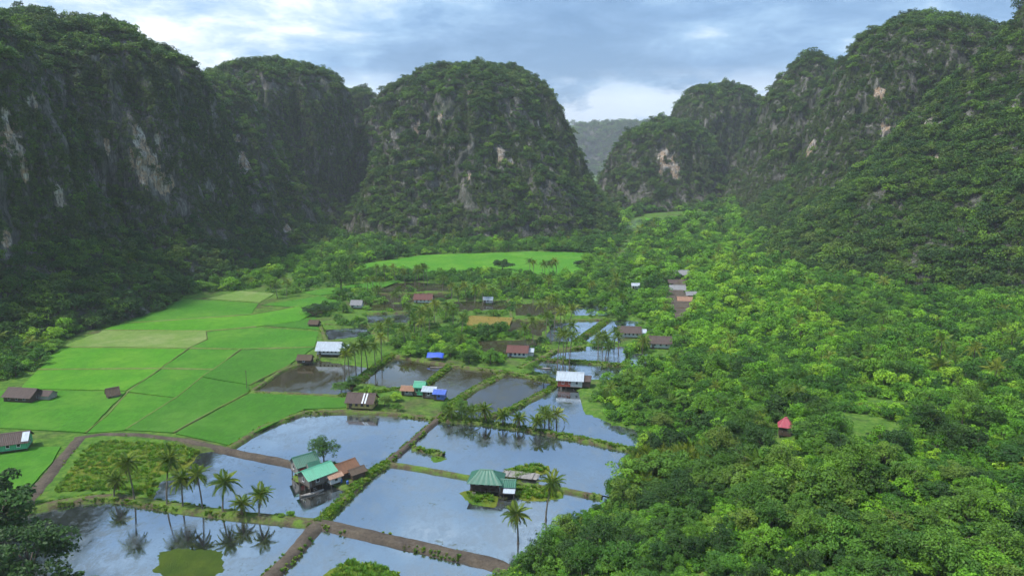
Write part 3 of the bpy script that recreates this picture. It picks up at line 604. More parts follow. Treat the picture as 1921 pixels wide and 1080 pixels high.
for px, py, a, b in [(262, 262, 10, 45), (275, 310, 20, 38), (300, 345, 22, 20), (296, 262, 6, 22), (458, 300, 12, 38), (445, 262, 6, 18), (25, 255, 16, 38), (42, 318, 6, 30), (8, 215, 8, 25),
                     (115, 365, 7, 36), (200, 275, 4, 16), (12, 450, 7, 26), (540, 430, 8, 16), (940, 285, 10, 36), (955, 305, 12, 16), (847, 288, 10, 18), (880, 172, 6, 10), (825, 222, 5, 16), (780, 240, 7, 22), (1012, 235, 7, 14),
                     (1250, 305, 18, 30), (1268, 318, 8, 22), (1745, 225, 8, 40), (1650, 175, 8, 16), (1750, 300, 14, 30), (1660, 240, 8, 20), (1520, 270, 14, 26), (60, 195, 8, 18), (880, 330, 6, 14)]:
    q = cast(px, py)
    if q: SCARS.append((np.array(q[0]), a*q[1]/FPX*1.15, b*q[1]/FPX*1.15, q[2]))
def scar_field(name, p):
    s = np.zeros(len(p))
    for c, a, b, hn in SCARS:
        if hn != name: continue
        dx = np.hypot(p[:, 0] - c[0], (p[:, 1] - c[1])*0.7)/a; dz = (p[:, 2] - c[2])/b
        s = np.maximum(s, 1.25 - np.sqrt(dx*dx + dz*dz) + 0.35*fbm(p/np.array([4, 4, 12]), 3, 61))
    return np.clip(s, 0, 1)
for k, h in HILLS.items():
    m = mesh_np('karst_hill', h['v'], h['f'], [MAT['karst_rock']], True)
    a = m.attributes.new('scar', 'FLOAT', 'POINT'); a.data.foreach_set('value', scar_field(k, h['v']).astype(np.float32))
    o = link('karst_hill', m); tag(o, h['label'], None, None, 'structure')
def surf_z(x, y):
    z = float(ground_z(x, y, False)); o = Vector((x, y, 600)); d = Vector((0, 0, -1))
    for b in BV.values():
        q = b.ray_cast(o, d)
        if q[0] is not None: z = max(z, q[0].z)
    return z
# ------------------------------------------------------------------ plant prototypes
def unit(v): return v/np.maximum(np.linalg.norm(v, axis=-1, keepdims=True), 1e-9)
def leaf_cards(c, nrm, length, width, tint, r):
    """diamond leaves, one quad each, slightly cupped"""
    n = len(c); nrm = unit(nrm); a = unit(np.cross(nrm, unit(r.normal(size=(n, 3))))); b = np.cross(nrm, a)
    L = (length*r.uniform(0.7, 1.3, n))[:, None]/2; Wd = (width*r.uniform(0.7, 1.3, n))[:, None]/2
    v = np.stack([c - a*L, c + b*Wd - nrm*Wd*0.25, c + a*L, c - b*Wd - nrm*Wd*0.25], 1).reshape(-1, 3)
    f = np.arange(4*n).reshape(n, 4)
    return v, f, tint
def crown_cards(seed, rx, rz, nclump, nleaf, leaf, clump=0.36, flat=0.0, lift=0.0, hollow=0.55):
    r = np.random.default_rng(seed)
    d = unit(r.normal(size=(nclump, 3))); d[:, 2] = np.abs(d[:, 2])*1.2 - 0.5; d = unit(d)
    rad = r.uniform(hollow, 0.95, nclump)[:, None]
    cc = d*rad*np.array([rx, rx, rz]); cc[:, :2] *= (1 + 0.25*r.normal(size=(nclump, 1)))
    cr = clump*rx*r.uniform(0.6, 1.25, nclump); ct = r.uniform(0.15, 0.85, nclump)
    per = np.maximum(8, (nleaf*cr**2/np.sum(cr**2))).astype(int)
    C, N, T = [], [], []
    for k in range(nclump):
        m = per[k]; q = unit(r.normal(size=(m, 3))); q[:, 2] = np.where(q[:, 2] < -0.4, -q[:, 2], q[:, 2])
        p = cc[k] + q*np.array([1, 1, 0.75 - 0.35*flat])*cr[k]*r.uniform(0.55, 1.05, m)[:, None]**0.6
        C.append(p); N.append(q*0.7 + np.array([0, 0, 0.7]) + 0.55*r.normal(size=(m, 3)))
        T.append(np.clip(ct[k] + 0.22*r.normal(size=m), 0, 1))
    C = np.concatenate(C); C[:, 2] += lift
    v, f, t = leaf_cards(C, np.concatenate(N), leaf, leaf*0.62, np.concatenate(T), r)
    return v, f, t, cc + np.array([0, 0, lift])
def set_tint(m, t):
    a = m.attributes.new('tint', 'FLOAT', 'FACE'); a.data.foreach_set('value', np.asarray(t, np.float32))
def tube(pts, rads, k=6):
    pts = np.asarray(pts, float); n = len(pts); t = np.gradient(pts, axis=0); t = unit(t)
    ref = np.where(np.abs(t[:, 2:3]) > 0.9, np.array([[1., 0, 0]]), np.array([[0, 0, 1.]])); u = unit(np.cross(t, ref)); w = np.cross(t, u)
    a = np.linspace(0, 2*np.pi, k, endpoint=False); V = pts[:, None] + (u[:, None]*np.cos(a)[None, :, None] + w[:, None]*np.sin(a)[None, :, None])*np.asarray(rads)[:, None, None]
    i = np.arange(n*k).reshape(n, k); j = np.roll(i, -1, 1)
    return V.reshape(-1, 3), np.stack([i[:-1], j[:-1], j[1:], i[1:]], -1).reshape(-1, 4)
def cat(parts):
    V, F, o = [], [], 0
    for v, f in parts: V.append(v); F.append(f + o); o += len(v)
    return np.concatenate(V), np.concatenate(F)
def trunk_geo(seed, h, r0, cc, nl=6):
    r = np.random.default_rng(seed + 100); bend = r.normal(size=2)*0.05*h
    z = np.linspace(-0.6, h, 7); pts = np.c_[bend[0]*(z/h)**2, bend[1]*(z/h)**2, z]
    parts = [tube(pts, np.interp(z, [-0.6, 0.5, h], [r0*1.5, r0, r0*0.4]))]
    for c in cc[np.argsort(r.random(len(cc)))[:nl]]:
        s = r.uniform(0.45, 0.8); b = np.array([bend[0]*s*s, bend[1]*s*s, h*s]); q = b + (c - b)*np.array([[0], [0.35], [0.7], [1.0]]); q[1:3, 2] += 0.25
        parts.append(tube(q, [r0*0.5, r0*0.36, r0*0.22, r0*0.08], 5))
    return cat(parts)
PROTO = {}
def proto(col, name, m):
    o = bpy.data.objects.new(name, m)
    if col not in PROTO: PROTO[col] = bpy.data.collections.new(col)
    PROTO[col].objects.link(o)
def merged(name, v, f, t, leafmat, tv=None, tf=None):
    n0 = len(f)
    if tv is not None: f = np.concatenate([f, tf + len(v)]); v = np.concatenate([v, tv]); t = np.concatenate([t, np.zeros(len(tf))])
    m = mesh_np(name, v, f, [MAT[leafmat], MAT['bark']], False, np.r_[np.zeros(n0), np.ones(len(f) - n0)]); set_tint(m, t); return m

# unit-size clumps for hillsides (radius about 1 m, scaled when planted)
for k in range(6):
    v, f, t, cc = crown_cards(20 + k, 1.0, 0.75 + 0.1*(k % 3), 7, 190, 0.30, 0.5, lift=0.35)
    proto('cliff_bush', f'cliff_bush_{k}', merged(f'cliff_bush_{k}', v, f, t, 'cliff_leaf'))
for k in range(7):
    v, f, t, cc = crown_cards(40 + k, 1.0, 0.62 + 0.12*(k % 4), 15, 480, 0.21, 0.42, lift=0.7)
    tv, tf = trunk_geo(40 + k, 0.9, 0.06, cc, 4)
    proto('hill_tree', f'hill_tree_{k}', merged(f'hill_tree_{k}', v, f, t, 'jungle_leaf', tv, tf))
for k in range(8):
    v, f, t, cc = crown_cards(60 + k, 1.0, 0.55 + 0.14*(k % 4), 18, 1000, 0.17, 0.38, flat=0.3*(k % 2), lift=0.85)
    tv, tf = trunk_geo(60 + k, 1.0, 0.055, cc, 5)
    proto('valley_tree', f'valley_tree_{k}', merged(f'valley_tree_{k}', v, f, t, 'valley_leaf', tv, tf))
    proto('valley_tree', f'valley_tree_z{k}', merged(f'valley_tree_z{k}', v, f, t, 'fresh_leaf', tv, tf))
for k in range(5):
    v, f, t, cc = crown_cards(80 + k, 1.0, 0.7, 8, 300, 0.26, 0.5, lift=0.3)
    proto('shrub', f'shrub_{k}', merged(f'shrub_{k}', v, f, t, 'valley_leaf')); proto('shrub', f'shrub_z{k}', merged(f'shrub_z{k}', v, f, t, 'fresh_leaf'))
for k in range(4):     # grass tuft, blades about 1 m before scaling
    r = np.random.default_rng(90 + k); n = 46; a = r.uniform(0, 2*np.pi, n); b0 = np.c_[np.cos(a), np.sin(a), 0*a]*r.uniform(0, 0.45, n)[:, None]
    lean = np.c_[np.cos(a), np.sin(a), 0*a]*r.uniform(0.1, 0.7, n)[:, None]; h = r.uniform(0.5, 1.1, n)[:, None]; s = np.c_[-np.sin(a), np.cos(a), 0*a]*0.10
    top = b0 + lean + np.array([0, 0, 1])*h; mid = b0 + lean*0.4 + np.array([0, 0, 1])*h*0.6
    v = np.stack([b0, mid + s, top, mid - s], 1).reshape(-1, 3); f = np.arange(4*n).reshape(n, 4)
    m = mesh_np(f'tuft_{k}', v, f, [MAT['grass_leaf']]); set_tint(m, r.random(n)); proto('tuft', f'tuft_{k}', m)

def scatter_object(name, label, cat_, col, pos, rot, scl, idx):
    me = bpy.data.meshes.new(name); n = len(pos); me.vertices.add(n); me.vertices.foreach_set('co', np.asarray(pos, np.float32).ravel())
    for nm, typ, arr in (('rot', 'FLOAT_VECTOR', rot), ('scl', 'FLOAT_VECTOR', scl)):
        a = me.attributes.new(nm, typ, 'POINT'); a.data.foreach_set('vector', np.asarray(arr, np.float32).ravel())
    a = me.attributes.new('idx', 'INT', 'POINT'); a.data.foreach_set('value', np.asarray(idx, np.int32))
    o = link(name, me); tag(o, label, cat_, None, 'stuff')
    g = bpy.data.node_groups.new('plant_' + name, 'GeometryNodeTree')
    g.interface.new_socket('Geometry', in_out='INPUT', socket_type='NodeSocketGeometry'); g.interface.new_socket('Geometry', in_out='OUTPUT', socket_type='NodeSocketGeometry')
    N = g.nodes; gi = N.new('NodeGroupInput'); go = N.new('NodeGroupOutput'); iop = N.new('GeometryNodeInstanceOnPoints'); ci = N.new('GeometryNodeCollectionInfo')
    ci.inputs['Collection'].default_value = PROTO[col]; ci.inputs['Separate Children'].default_value = True; ci.inputs['Reset Children'].default_value = True
    def na(nm, typ):
        q = N.new('GeometryNodeInputNamedAttribute'); q.data_type = typ; q.inputs['Name'].default_value = nm; return q.outputs['Attribute']
    L = g.links; L.new(gi.outputs[0], iop.inputs['Points']); L.new(ci.outputs[0], iop.inputs['Instance']); iop.inputs['Pick Instance'].default_value = True
    L.new(na('idx', 'INT'), iop.inputs['Instance Index']); L.new(na('rot', 'FLOAT_VECTOR'), iop.inputs['Rotation']); L.new(na('scl', 'FLOAT_VECTOR'), iop.inputs['Scale'])
    L.new(iop.outputs[0], go.inputs[0])
    md = o.modifiers.new('plants', 'NODES'); md.node_group = g
    return o

# ------------------------------------------------------------------ jungle on the hills
def sample_surface(v, f, n):
    tri = np.concatenate([f[:, [0, 1, 2]], f[:, [0, 2, 3]]]); a, b, c = v[tri[:, 0]], v[tri[:, 1]], v[tri[:, 2]]
    nr = np.cross(b - a, c - a); ar = np.linalg.norm(nr, axis=1)/2; k = rng.choice(len(tri), n, p=ar/ar.sum())
    u, w = rng.random(n), rng.random(n); q = u + w > 1; u[q] = 1 - u[q]; w[q] = 1 - w[q]
    return a[k] + (b - a)[k]*u[:, None] + (c - a)[k]*w[:, None], nr[k]/np.maximum(2*ar[k], 1e-9)[:, None], ar.sum()
FOREST = {}
BARE = dict.fromkeys(HILLS, 0.20); BARE.update(hill_centre=0.09, hill_right_tower=0.30, hill_right_near=0.38, hill_right_mid=0.34, hill_right_back=0.36, hill_right_saddle=0.4, hill_left_peak=0.3, hill_left_back=0.34)
def jungle(names, key, label):
    PB, PT = [], []
    for k in names:
        h = HILLS[k]; dist = np.linalg.norm(h['v'].mean(0)[:2]); size = np.interp(dist, [300, 900, 1600, 3300, 5200], [0.9, 1.15, 2.0, 3.6, 6.0])
        tri_area = sample_surface(h['v'], h['f'], 1)[2]; n = int(tri_area/(2.6*size**2))
        p, nr, _ = sample_surface(h['v'], h['f'], n)
        view = unit(np.array([0, 0, CAM_H]) - p); nr = np.where((nr[:, 2:3] < 0) & (np.abs(nr[:, 2:3]) > 0.3), -nr, nr)
        out = p - np.array([*h['v'].mean(0)[:2], 0]); sgn = np.sign(np.sum(nr[:, :2]*out[:, :2], 1) + 2.0*nr[:, 2]); nr = nr*np.where(sgn == 0, 1, sgn)[:, None]
        px, py, fw = to_px(p)
        ok = (np.sum(nr*view, 1) > -0.28) & (px > -260) & (px < 2180) & (py > -160) & (p[:, 2] > -0.5)
        p, nr = p[ok], nr[ok]
        sc = scar_field(k, p); ok = (sc < 0.42 + 0.2*rng.random(len(p))) | ((fbm(p/np.array([3, 3, 7]), 2, 79) > 0.28) & (rng.random(len(p)) < 0.7))
        steep = nr[:, 2] < 0.55
        bare = fbm(p/np.array([16, 16, 30]), 4, 71) + 0.5*fbm(p/np.array([4, 4, 9]), 2, 73)
        ok &= ~(steep & (bare > BARE[k])); p, nr, steep = p[ok], nr[ok], steep[ok]
        u = rng.random(len(p)); big = fbm(p/22, 2, 77)
        istree = (~steep) & (u < 0.22)
        isb = steep & (u < 0.80) | (~steep) & (u > 0.72)
        for sel, lst, s0, s1 in ((isb, PB, 0.85, 2.1), (istree, PT, 1.9, 4.6)):
            q = p[sel]; m = nr[sel]; s = size*(s0 + (s1 - s0)*rng.random(len(q))**1.7)*(1 + 0.25*big[sel])
            lst.append(np.c_[q, m, s])
    FOREST[key] = 1
    for lst, nm, col, lab in ((PB, 'cliff_shrubs', 'cliff_bush', 'dark shrubs and creepers clinging to ' + label), (PT, 'hillside_forest', 'hill_tree', 'dense jungle trees covering ' + label)):
        a = np.concatenate(lst); n = len(a); t = np.arccos(np.clip(a[:, 5], -1, 1))*(0.62 if col == 'cliff_bush' else 0.15)
        az = np.where(t > 0.12, np.arctan2(a[:, 4], a[:, 3]), rng.uniform(-np.pi, np.pi, n))
        rot = np.c_[rng.normal(size=n)*0.08, t, az]; s = a[:, 6]
        sc = np.c_[s*rng.uniform(0.85, 1.2, n), s*rng.uniform(0.85, 1.2, n), s*rng.uniform(0.8, 1.25, n)]
        pos = a[:, :3] - a[:, 3:6]*0.25*s[:, None]*(col == 'cliff_bush')
        scatter_object(nm, lab, 'shrubs' if col == 'cliff_bush' else 'forest', col, pos, rot, sc, rng.integers(0, 100, n))
        print(nm, key, n)
jungle(['hill_left_near', 'hill_left_mid', 'hill_left_far', 'hill_left_peak', 'hill_left_back'], 'left', 'the limestone ridge on the left')
jungle(['hill_centre'], 'centre', 'the central limestone dome')
jungle(['hill_spur', 'hill_right_back', 'hill_right_saddle', 'hill_right_mid', 'hill_gap_far', 'hill_gap_back'], 'gap', 'the hazy towers around the far gap')
jungle(['hill_right_tower', 'hill_right_near'], 'right', 'the big hills on the right')
# ------------------------------------------------------------------ houses
def poly_part(name, v, faces, mat, parent, **k):
    return link(name, mesh_np(name, np.asarray(v, float), faces, [MAT[mat]]), parent, **k)
BOX_F = [[0, 3, 2, 1], [4, 5, 6, 7], [0, 1, 5, 4], [1, 2, 6, 5], [2, 3, 7, 6], [3, 0, 4, 7]]
def box_v(x0, x1, y0, y1, z0, z1): return [(x0, y0, z0), (x1, y0, z0), (x1, y1, z0), (x0, y1, z0), (x0, y0, z1), (x1, y0, z1), (x1, y1, z1), (x0, y1, z1)]
def box(name, x0, x1, y0, y1, z0, z1, mat, parent): return poly_part(name, box_v(x0, x1, y0, y1, z0, z1), BOX_F, mat, parent)
def roof_sheet(name, x0, x1, ye, ze, yr, zr, mat, parent, th=0.07, wave=0.05, pitch=0.42, xe0=None, xe1=None):
    """corrugated slope from eave (ye, ze) up to ridge (yr, zr); the eave may be longer than the ridge (hips)"""
    xe0 = x0 if xe0 is None else xe0; xe1 = x1 if xe1 is None else xe1
    n = max(4, int((x1 - x0)/(pitch/2))); s = np.linspace(0, 1, n + 1); w = wave*np.where(np.arange(n + 1) % 2, 1, -1); m = 3
    V = []
    for top in (0, 1):
        for j in range(m + 1):
            t = j/m; xs = (xe0 + (xe1 - xe0)*s)*(1 - t) + (x0 + (x1 - x0)*s)*t
            sag = -0.04*math.sin(math.pi*t)
            V.append(np.c_[xs, np.full(n + 1, ye + (yr - ye)*t), ze + (zr - ze)*t + sag + w*(1 if top else 1) + (th if top else 0)])
    V = np.concatenate(V); k = (n + 1)*(m + 1); i = np.arange(k).reshape(m + 1, n + 1)
    up = np.stack([i[:-1, :-1], i[:-1, 1:], i[1:, 1:], i[1:, :-1]], -1).reshape(-1, 4)
    rim = list(i[0, :]) + list(i[1:, -1]) + list(i[-1, -2::-1]) + list(i[-2:0:-1, 0])
    F = [list(q + k) for q in up] + [list(q[::-1]) for q in up] + [[rim[a], rim[(a + 1) % len(rim)], rim[(a + 1) % len(rim)] + k, rim[a] + k] for a in range(len(rim))]
    return poly_part(name, V, F, mat, parent)
def plank_wall(parent, axis, c0, c1, at, z0, z1, mat, out, n=None, name='wall'):
    """a wall of boards, each a little proud or shy of its neighbour, joined as one wall mesh"""
    L = c1 - c0; n = n or max(3, int(L/0.32)); V, F = [], []
    r = np.random.default_rng(int(abs(at*97 + L*13 + z1*7)) + 1)
    for k in range(n):
        a, b = c0 + L*k/n + 0.008, c0 + L*(k + 1)/n - 0.008; d = r.uniform(0.0, 0.035); o = len(V)
        lo, hi = sorted((at, at + out*(0.06 + d)))
        V += box_v(a, b, lo, hi, z0, z1) if axis == 'x' else box_v(lo, hi, a, b, z0, z1)
        F += [[q + o for q in f] for f in BOX_F]
    return poly_part(name, V, F, mat, parent)
def window(parent, axis, c, at, z, w, h, out, frame='paint_white'):
    lo, hi = sorted((at + out*0.02, at + out*0.09))
    b = (lambda n, a0, a1, z0, z1, m, p, d=0.0: box(n, a0, a1, lo - (d if out < 0 else 0), hi + (d if out > 0 else 0), z0, z1, m, p)) if axis == 'x' else (lambda n, a0, a1, z0, z1, m, p, d=0.0: box(n, lo - (d if out < 0 else 0), hi + (d if out > 0 else 0), a0, a1, z0, z1, m, p))
    win = b('window', c - w/2, c + w/2, z, z + h, 'dark_glass', parent)
    t = 0.09
    b('window_frame', c - w/2 - t, c - w/2, z - t, z + h + t, frame, win, 0.03); b('window_frame', c + w/2, c + w/2 + t, z - t, z + h + t, frame, win, 0.03)
    b('sill', c - w/2 - t, c + w/2 + t, z - t - 0.06, z - 0.004, frame, win, 0.09)
HOUSES_XY = []
def house(px, py, rot, L, Wd, wall_h, stilt, rise, roof, wall, label, gable=None, over=0.55, hip=0.0, veranda=0, door=True, wins=(3, 1), name='stilt_house', front=-1, base_z=None, plank=True, cat_='house', frame='paint_white', group=None):
    p = G(px, py, 0.3)
    for _ in range(5): p = G(px, py, 0.3 + max(0.0, float(ground_z(p[0], p[1], False)) - 0.5))
    p[2] = base_z if base_z is not None else (0.0 if stilt > 0.9 else max(0.4, float(ground_z(p[0], p[1], False))))
    h = empty(name, p, R(rot)); tag(h, label, cat_, group); HOUSES_XY.append((p[0], p[1], 0.5*math.hypot(L, Wd) + 1.0))
    x0, x1, y0, y1 = -L/2, L/2, -Wd/2, Wd/2; zf = stilt; zt = stilt + wall_h; gable = gable or wall
    nx = max(2, int(L/2.4) + 1)
    if stilt > 0.25:
        for a in np.linspace(x0 + 0.12, x1 - 0.12, nx):
            for b in (y0 + 0.12, 0.0, y1 - 0.12):
                v, f = tube([(a, b, -0.9), (a, b, zf*0.5), (a, b, zf)], [0.12, 0.11, 0.11], 6); link('stilt', mesh_np('stilt', v, f, [MAT['post_wood']], True), h)
    box('floor', x0 - 0.12, x1 + 0.12, y0 - 0.12, y1 + 0.12, zf - 0.13, zf, 'plank_brown', h)
    fy = y0 + (veranda if veranda and front < 0 else 0)
    pw = plank_wall if plank else (lambda parent, axis, c0, c1, at, z0, z1, mat, out, name='wall': box(name, *((c0, c1, *sorted((at, at + out*0.08))) if axis == 'x' else (*sorted((at, at + out*0.08)), c0, c1)), z0, z1, mat, parent))
    pw(h, 'x', x0, x1, fy, zf, zt, wall, -1); pw(h, 'x', x0, x1, y1, zf, zt, wall, 1)
    pw(h, 'y', fy, y1, x0, zf, zt, wall, -1); pw(h, 'y', fy, y1, x1, zf, zt, wall, 1)
    if veranda:
        for a in np.linspace(x0 + 0.08, x1 - 0.08, nx + 1): box('veranda_post', a - 0.06, a + 0.06, y0, y0 + 0.12, zf, zt, 'post_wood', h)
        for z in (0.45, 0.95): box('rail', x0 + 0.14, x1 - 0.14, y0 + 0.02, y0 + 0.09, zf + z, zf + z + 0.07, 'plank_brown', h)
        for a in np.arange(x0 + 0.4, x1 - 0.2, 0.45): box('baluster', a - 0.03, a + 0.03, y0 + 0.03, y0 + 0.08, zf + 0.0, zf + 0.45, 'plank_brown', h)
    nw, ne = wins; dx = x0 + L*0.14
    for k in range(nw):
        c = x0 + L*(k + 0.75)/(nw + 0.5 if not door else nw + 0.5)
        window(h, 'x', c, fy - 0.09, zf + wall_h*0.42, 0.7, wall_h*0.36, -1, frame)
    for k in range(ne):
        c = fy + (y1 - fy)*(k + 1)/(ne + 1)
        for at, o in ((x0 - 0.09, -1), (x1 + 0.09, 1)): window(h, 'y', c, at, zf + wall_h*0.42, 0.7, wall_h*0.36, o, frame)
    if door:
        d = box('door', dx - 0.42, dx + 0.42, fy - 0.15, fy - 0.10, zf + 0.02, zf + min(1.9, wall_h*0.86), 'plank_brown', h)
        box('door_handle', dx + 0.25, dx + 0.32, fy - 0.19, fy - 0.151, zf + 0.9, zf + 1.02, 'roof_metal', d)
    zr = zt + rise; k = rise/(Wd/2); ze = zt - over*k + 0.12
    if hip > 0:
        roof_sheet('roof_slope', x0 + hip, x1 - hip, y0 - over, ze, -0.02, zr + 0.12, roof, h, xe0=x0 - over, xe1=x1 + over, wave=0.018, pitch=0.5)
        roof_sheet('roof_slope', x0 + hip, x1 - hip, y1 + over, ze, 0.02, zr + 0.12, roof, h, xe0=x0 - over, xe1=x1 + over, wave=0.018, pitch=0.5)
        for s in (-1, 1):
            xe = s*(L/2 + over); xr = s*(L/2 - hip)
            v = [(xe, y0 - over, ze), (xe, y1 + over, ze), (xr, 0, zr + 0.12), (xe, y0 - over, ze + 0.08), (xe, y1 + over, ze + 0.08), (xr, 0, zr + 0.2)]
            poly_part('roof_hip', v, [[0, 1, 2], [3, 5, 4], [0, 3, 4, 1], [1, 4, 5, 2], [2, 5, 3, 0]], roof, h)
        rx = L/2 - hip
    else:
        roof_sheet('roof_slope', x0 - over, x1 + over, y0 - over, ze, -0.02, zr + 0.12, roof, h)
        roof_sheet('roof_slope', x0 - over, x1 + over, y1 + over, ze, 0.02, zr + 0.12, roof, h)
        for at, s in ((x0, -1), (x1, 1)):
            a, b = sorted((at, at + s*0.07)); v = [(a, y0, zt), (a, y1, zt), (a, 0, zr), (b, y0, zt), (b, y1, zt), (b, 0, zr)]
            poly_part('gable', v, [[0, 1, 2], [3, 5, 4], [0, 3, 4, 1], [1, 4, 5, 2], [2, 5, 3, 0]], gable, h)
        rx = L/2 + over
    v = [(-rx, -0.22, zr + 0.14), (rx, -0.22, zr + 0.14), (rx, 0, zr + 0.30), (-rx, 0, zr + 0.30), (rx, 0.22, zr + 0.14), (-rx, 0.22, zr + 0.14)]
    poly_part('ridge_cap', v, [[0, 1, 2, 3], [3, 2, 4, 5], [0, 5, 4, 1], [0, 3, 5], [1, 4, 2]], roof, h)
    if stilt > 0.9:
        st = 5
        for k_ in range(st): box('step', dx - 0.4, dx + 0.4, y0 - 0.35 - 0.25*(st - k_), y0 - 0.12 - 0.25*(st - k_), zf*(k_ + 0.6)/(st + 1) - 0.03, zf*(k_ + 0.6)/(st + 1) + 0.03, 'plank_grey', h)
    return h
def annex(h, x0, x1, y0, y1, zf, zt, rise, roof, wall, stilt=True):
    """lower side room attached to a house"""
    nm = 'annex_wall'
    plank_wall(h, 'x', x0, x1, y0, zf, zt, wall, -1, name=nm); plank_wall(h, 'x', x0, x1, y1, zf, zt, wall, 1, name=nm); plank_wall(h, 'y', y0, y1, x0, zf, zt, wall, -1, name=nm); plank_wall(h, 'y', y0, y1, x1, zf, zt, wall, 1, name=nm)
    ym = (y0 + y1)/2; k = rise/((y1 - y0)/2)
    roof_sheet('annex_roof', x0 - 0.1, x1 + 0.4, y0 - 0.4, zt - 0.4*k + 0.1, ym - 0.02, zt + rise + 0.1, roof, h); roof_sheet('annex_roof', x0 - 0.1, x1 + 0.4, y1 + 0.4, zt - 0.4*k + 0.1, ym + 0.02, zt + rise + 0.1, roof, h)
    for at, s in ((x0, -1), (x1, 1)):
        a, b = sorted((at, at + s*0.06)); v = [(a, y0, zt), (a, y1, zt), (a, ym, zt + rise), (b, y0, zt), (b, y1, zt), (b, ym, zt + rise)]
        poly_part('annex_gable', v, [[0, 1, 2], [3, 5, 4], [0, 3, 4, 1], [1, 4, 5, 2], [2, 5, 3, 0]], wall, h)
    if stilt and zf > 0.3:
        for a in (x0 + 0.1, x1 - 0.1):
            for b in (y0 + 0.1, y1 - 0.1):
                v, f = tube([(a, b, -0.9), (a, b, zf*0.5), (a, b, zf)], [0.11, 0.1, 0.1], 6); link('stilt', mesh_np('stilt', v, f, [MAT['post_wood']], True), h)
        box('annex_floor', x0 - 0.05, x1 + 0.05, y0 - 0.05, y1 + 0.05, zf - 0.12, zf, 'plank_brown', h)
def awning(h, mat, x0, x1, y0, z0, y1, z1, name='awning'):
    v = [(x0, y0, z0), (x1, y0, z0), (x1, y1, z1), (x0, y1, z1), (x0, y0, z0 + 0.05), (x1, y0, z0 + 0.05), (x1, y1, z1 + 0.05), (x0, y1, z1 + 0.05)]
    poly_part(name, v, BOX_F, mat, h)

# huts on the pond, foreground left of centre
h = house(595, 908, 47, 6.6, 4.9, 1.9, 1.6, 1.3, 'roof_light_green', 'plank_grey', 'stilt hut with a light green metal roof standing over the pond', over=0.6, wins=(2, 1), door=True)
awning(h, 'tarp_red', 1.0, 3.2, -3.5, 2.3, -2.6, 3.2, 'red_awning')
h = house(572, 886, 40, 5.0, 4.2, 2.1, 1.3, 1.5, 'roof_dark_green', 'plank_pale', 'dark green gabled hut left of the lone leafy tree', over=0.55, wins=(1, 1))
annex(h, -0.5, 2.0, -3.8, -2.16, 1.3, 3.0, 0.9, 'roof_dark_green', 'plank_pale')
awning(h, 'tarp_red', -2.2, -1.0, -2.55, 1.45, -2.3, 2.7, 'red_cloth')
h = house(648, 893, 47, 4.8, 4.0, 1.6, 0.5, 1.4, 'roof_rust', 'plank_brown', 'shed with a rusty brown roof on the muddy bank', name='shed', wins=(1, 0), cat_='shed')
house(669, 896, 42, 3.2, 2.6, 1.3, 0.4, 0.6, 'thatch', 'plank_brown', 'low dark shack next to the footpath dike', name='shed', wins=(0, 0), cat_='shed')
house(627, 908, 42, 2.6, 2.0, 1.5, 0.6, 0.4, 'roof_orange', 'paint_white', 'tiny white shack with an orange roof beside the light green roof', name='shed', wins=(1, 0), door=False, cat_='shed')
h = house(913, 918, -7, 6.8, 4.9, 2.1, 1.3, 1.7, 'roof_dark_green', 'plank_brown', 'veranda house with a hipped dark green roof in the large pond', hip=1.9, over=0.7, veranda=1.3, wins=(3, 1))
h = house(953, 924, -7, 3.2, 3.0, 1.7, 0.9, 0.9, 'roof_dark_green', 'paint_white', 'little white annex hut with green gable roof beside the veranda house', over=0.35, wins=(1, 0), base_z=0.0)
awning(h, 'roof_metal', -0.8, 1.9, -3.0, 1.75, -1.45, 2.35, 'lean_to_roof')
for a in (-0.6, 1.7): box('lean_to_post', a - 0.05, a + 0.05, -2.85, -2.75, -0.3, 1.75, 'post_wood', h)
# houses further back
h = house(680, 765, -8, 8.0, 5.0, 1.9, 1.2, 1.9, 'roof_brown', 'paint_yellow', 'yellow-walled stilt house with a dark roof patched in white', over=0.6, wins=(4, 1), frame='plank_brown')
for a in (0.8, 1.7): awning(h, 'roof_metal', a, a + 0.45, -3.05, 3.32 - 0.4, -0.25, 5.25 - 0.12, 'roof_patch')
house(789, 742, -10, 3.2, 3.0, 2.7, 0.6, 1.2, 'roof_light_green', 'paint_teal', 'bright green hut with a green gable roof in the shack cluster', over=0.4, wins=(2, 1), frame='paint_teal')
house(766, 741, -6, 3.6, 3.0, 1.6, 0.4, 0.8, 'roof_orange', 'plank_pale', 'shack with an orange rust roof left of the bright green hut', name='shack', wins=(1, 0), cat_='shack')
house(807, 746, -10, 3.8, 3.2, 2.1, 0.5, 0.8, 'roof_metal', 'plank_grey', 'grey tin-roofed shack right of the bright green hut', name='shack', wins=(1, 0), cat_='shack')
house(826, 750, -10, 3.2, 3.0, 1.9, 0.5, 0.7, 'roof_blue', 'roof_blue', 'blue shack at the right end of the shack cluster', name='shack', wins=(1, 0), cat_='shack', frame='roof_blue')
h = house(620, 667, -4, 8.6, 5.4, 1.9, 1.6, 2.2, 'roof_metal', 'paint_white', 'white stilt house with a pale metal roof at the rice edge', over=0.7, wins=(5, 1))
annex(h, 4.4, 7.4, -1.6, 2.4, 1.6, 3.3, 1.4, 'roof_metal', 'plank_brown')
house(573, 681, -4, 4.8, 3.4, 1.2, 0.5, 1.2, 'thatch', 'plank_brown', 'brown thatched hut on the bund of the dark weedy pond', name='hut', wins=(1, 0), cat_='hut')
h = house(972, 669, -8, 7.4, 5.0, 1.9, 1.0, 1.7, 'roof_maroon', 'paint_white', 'white house with a maroon roof by the curved dike', over=0.6, wins=(4, 1), frame='roof_blue')
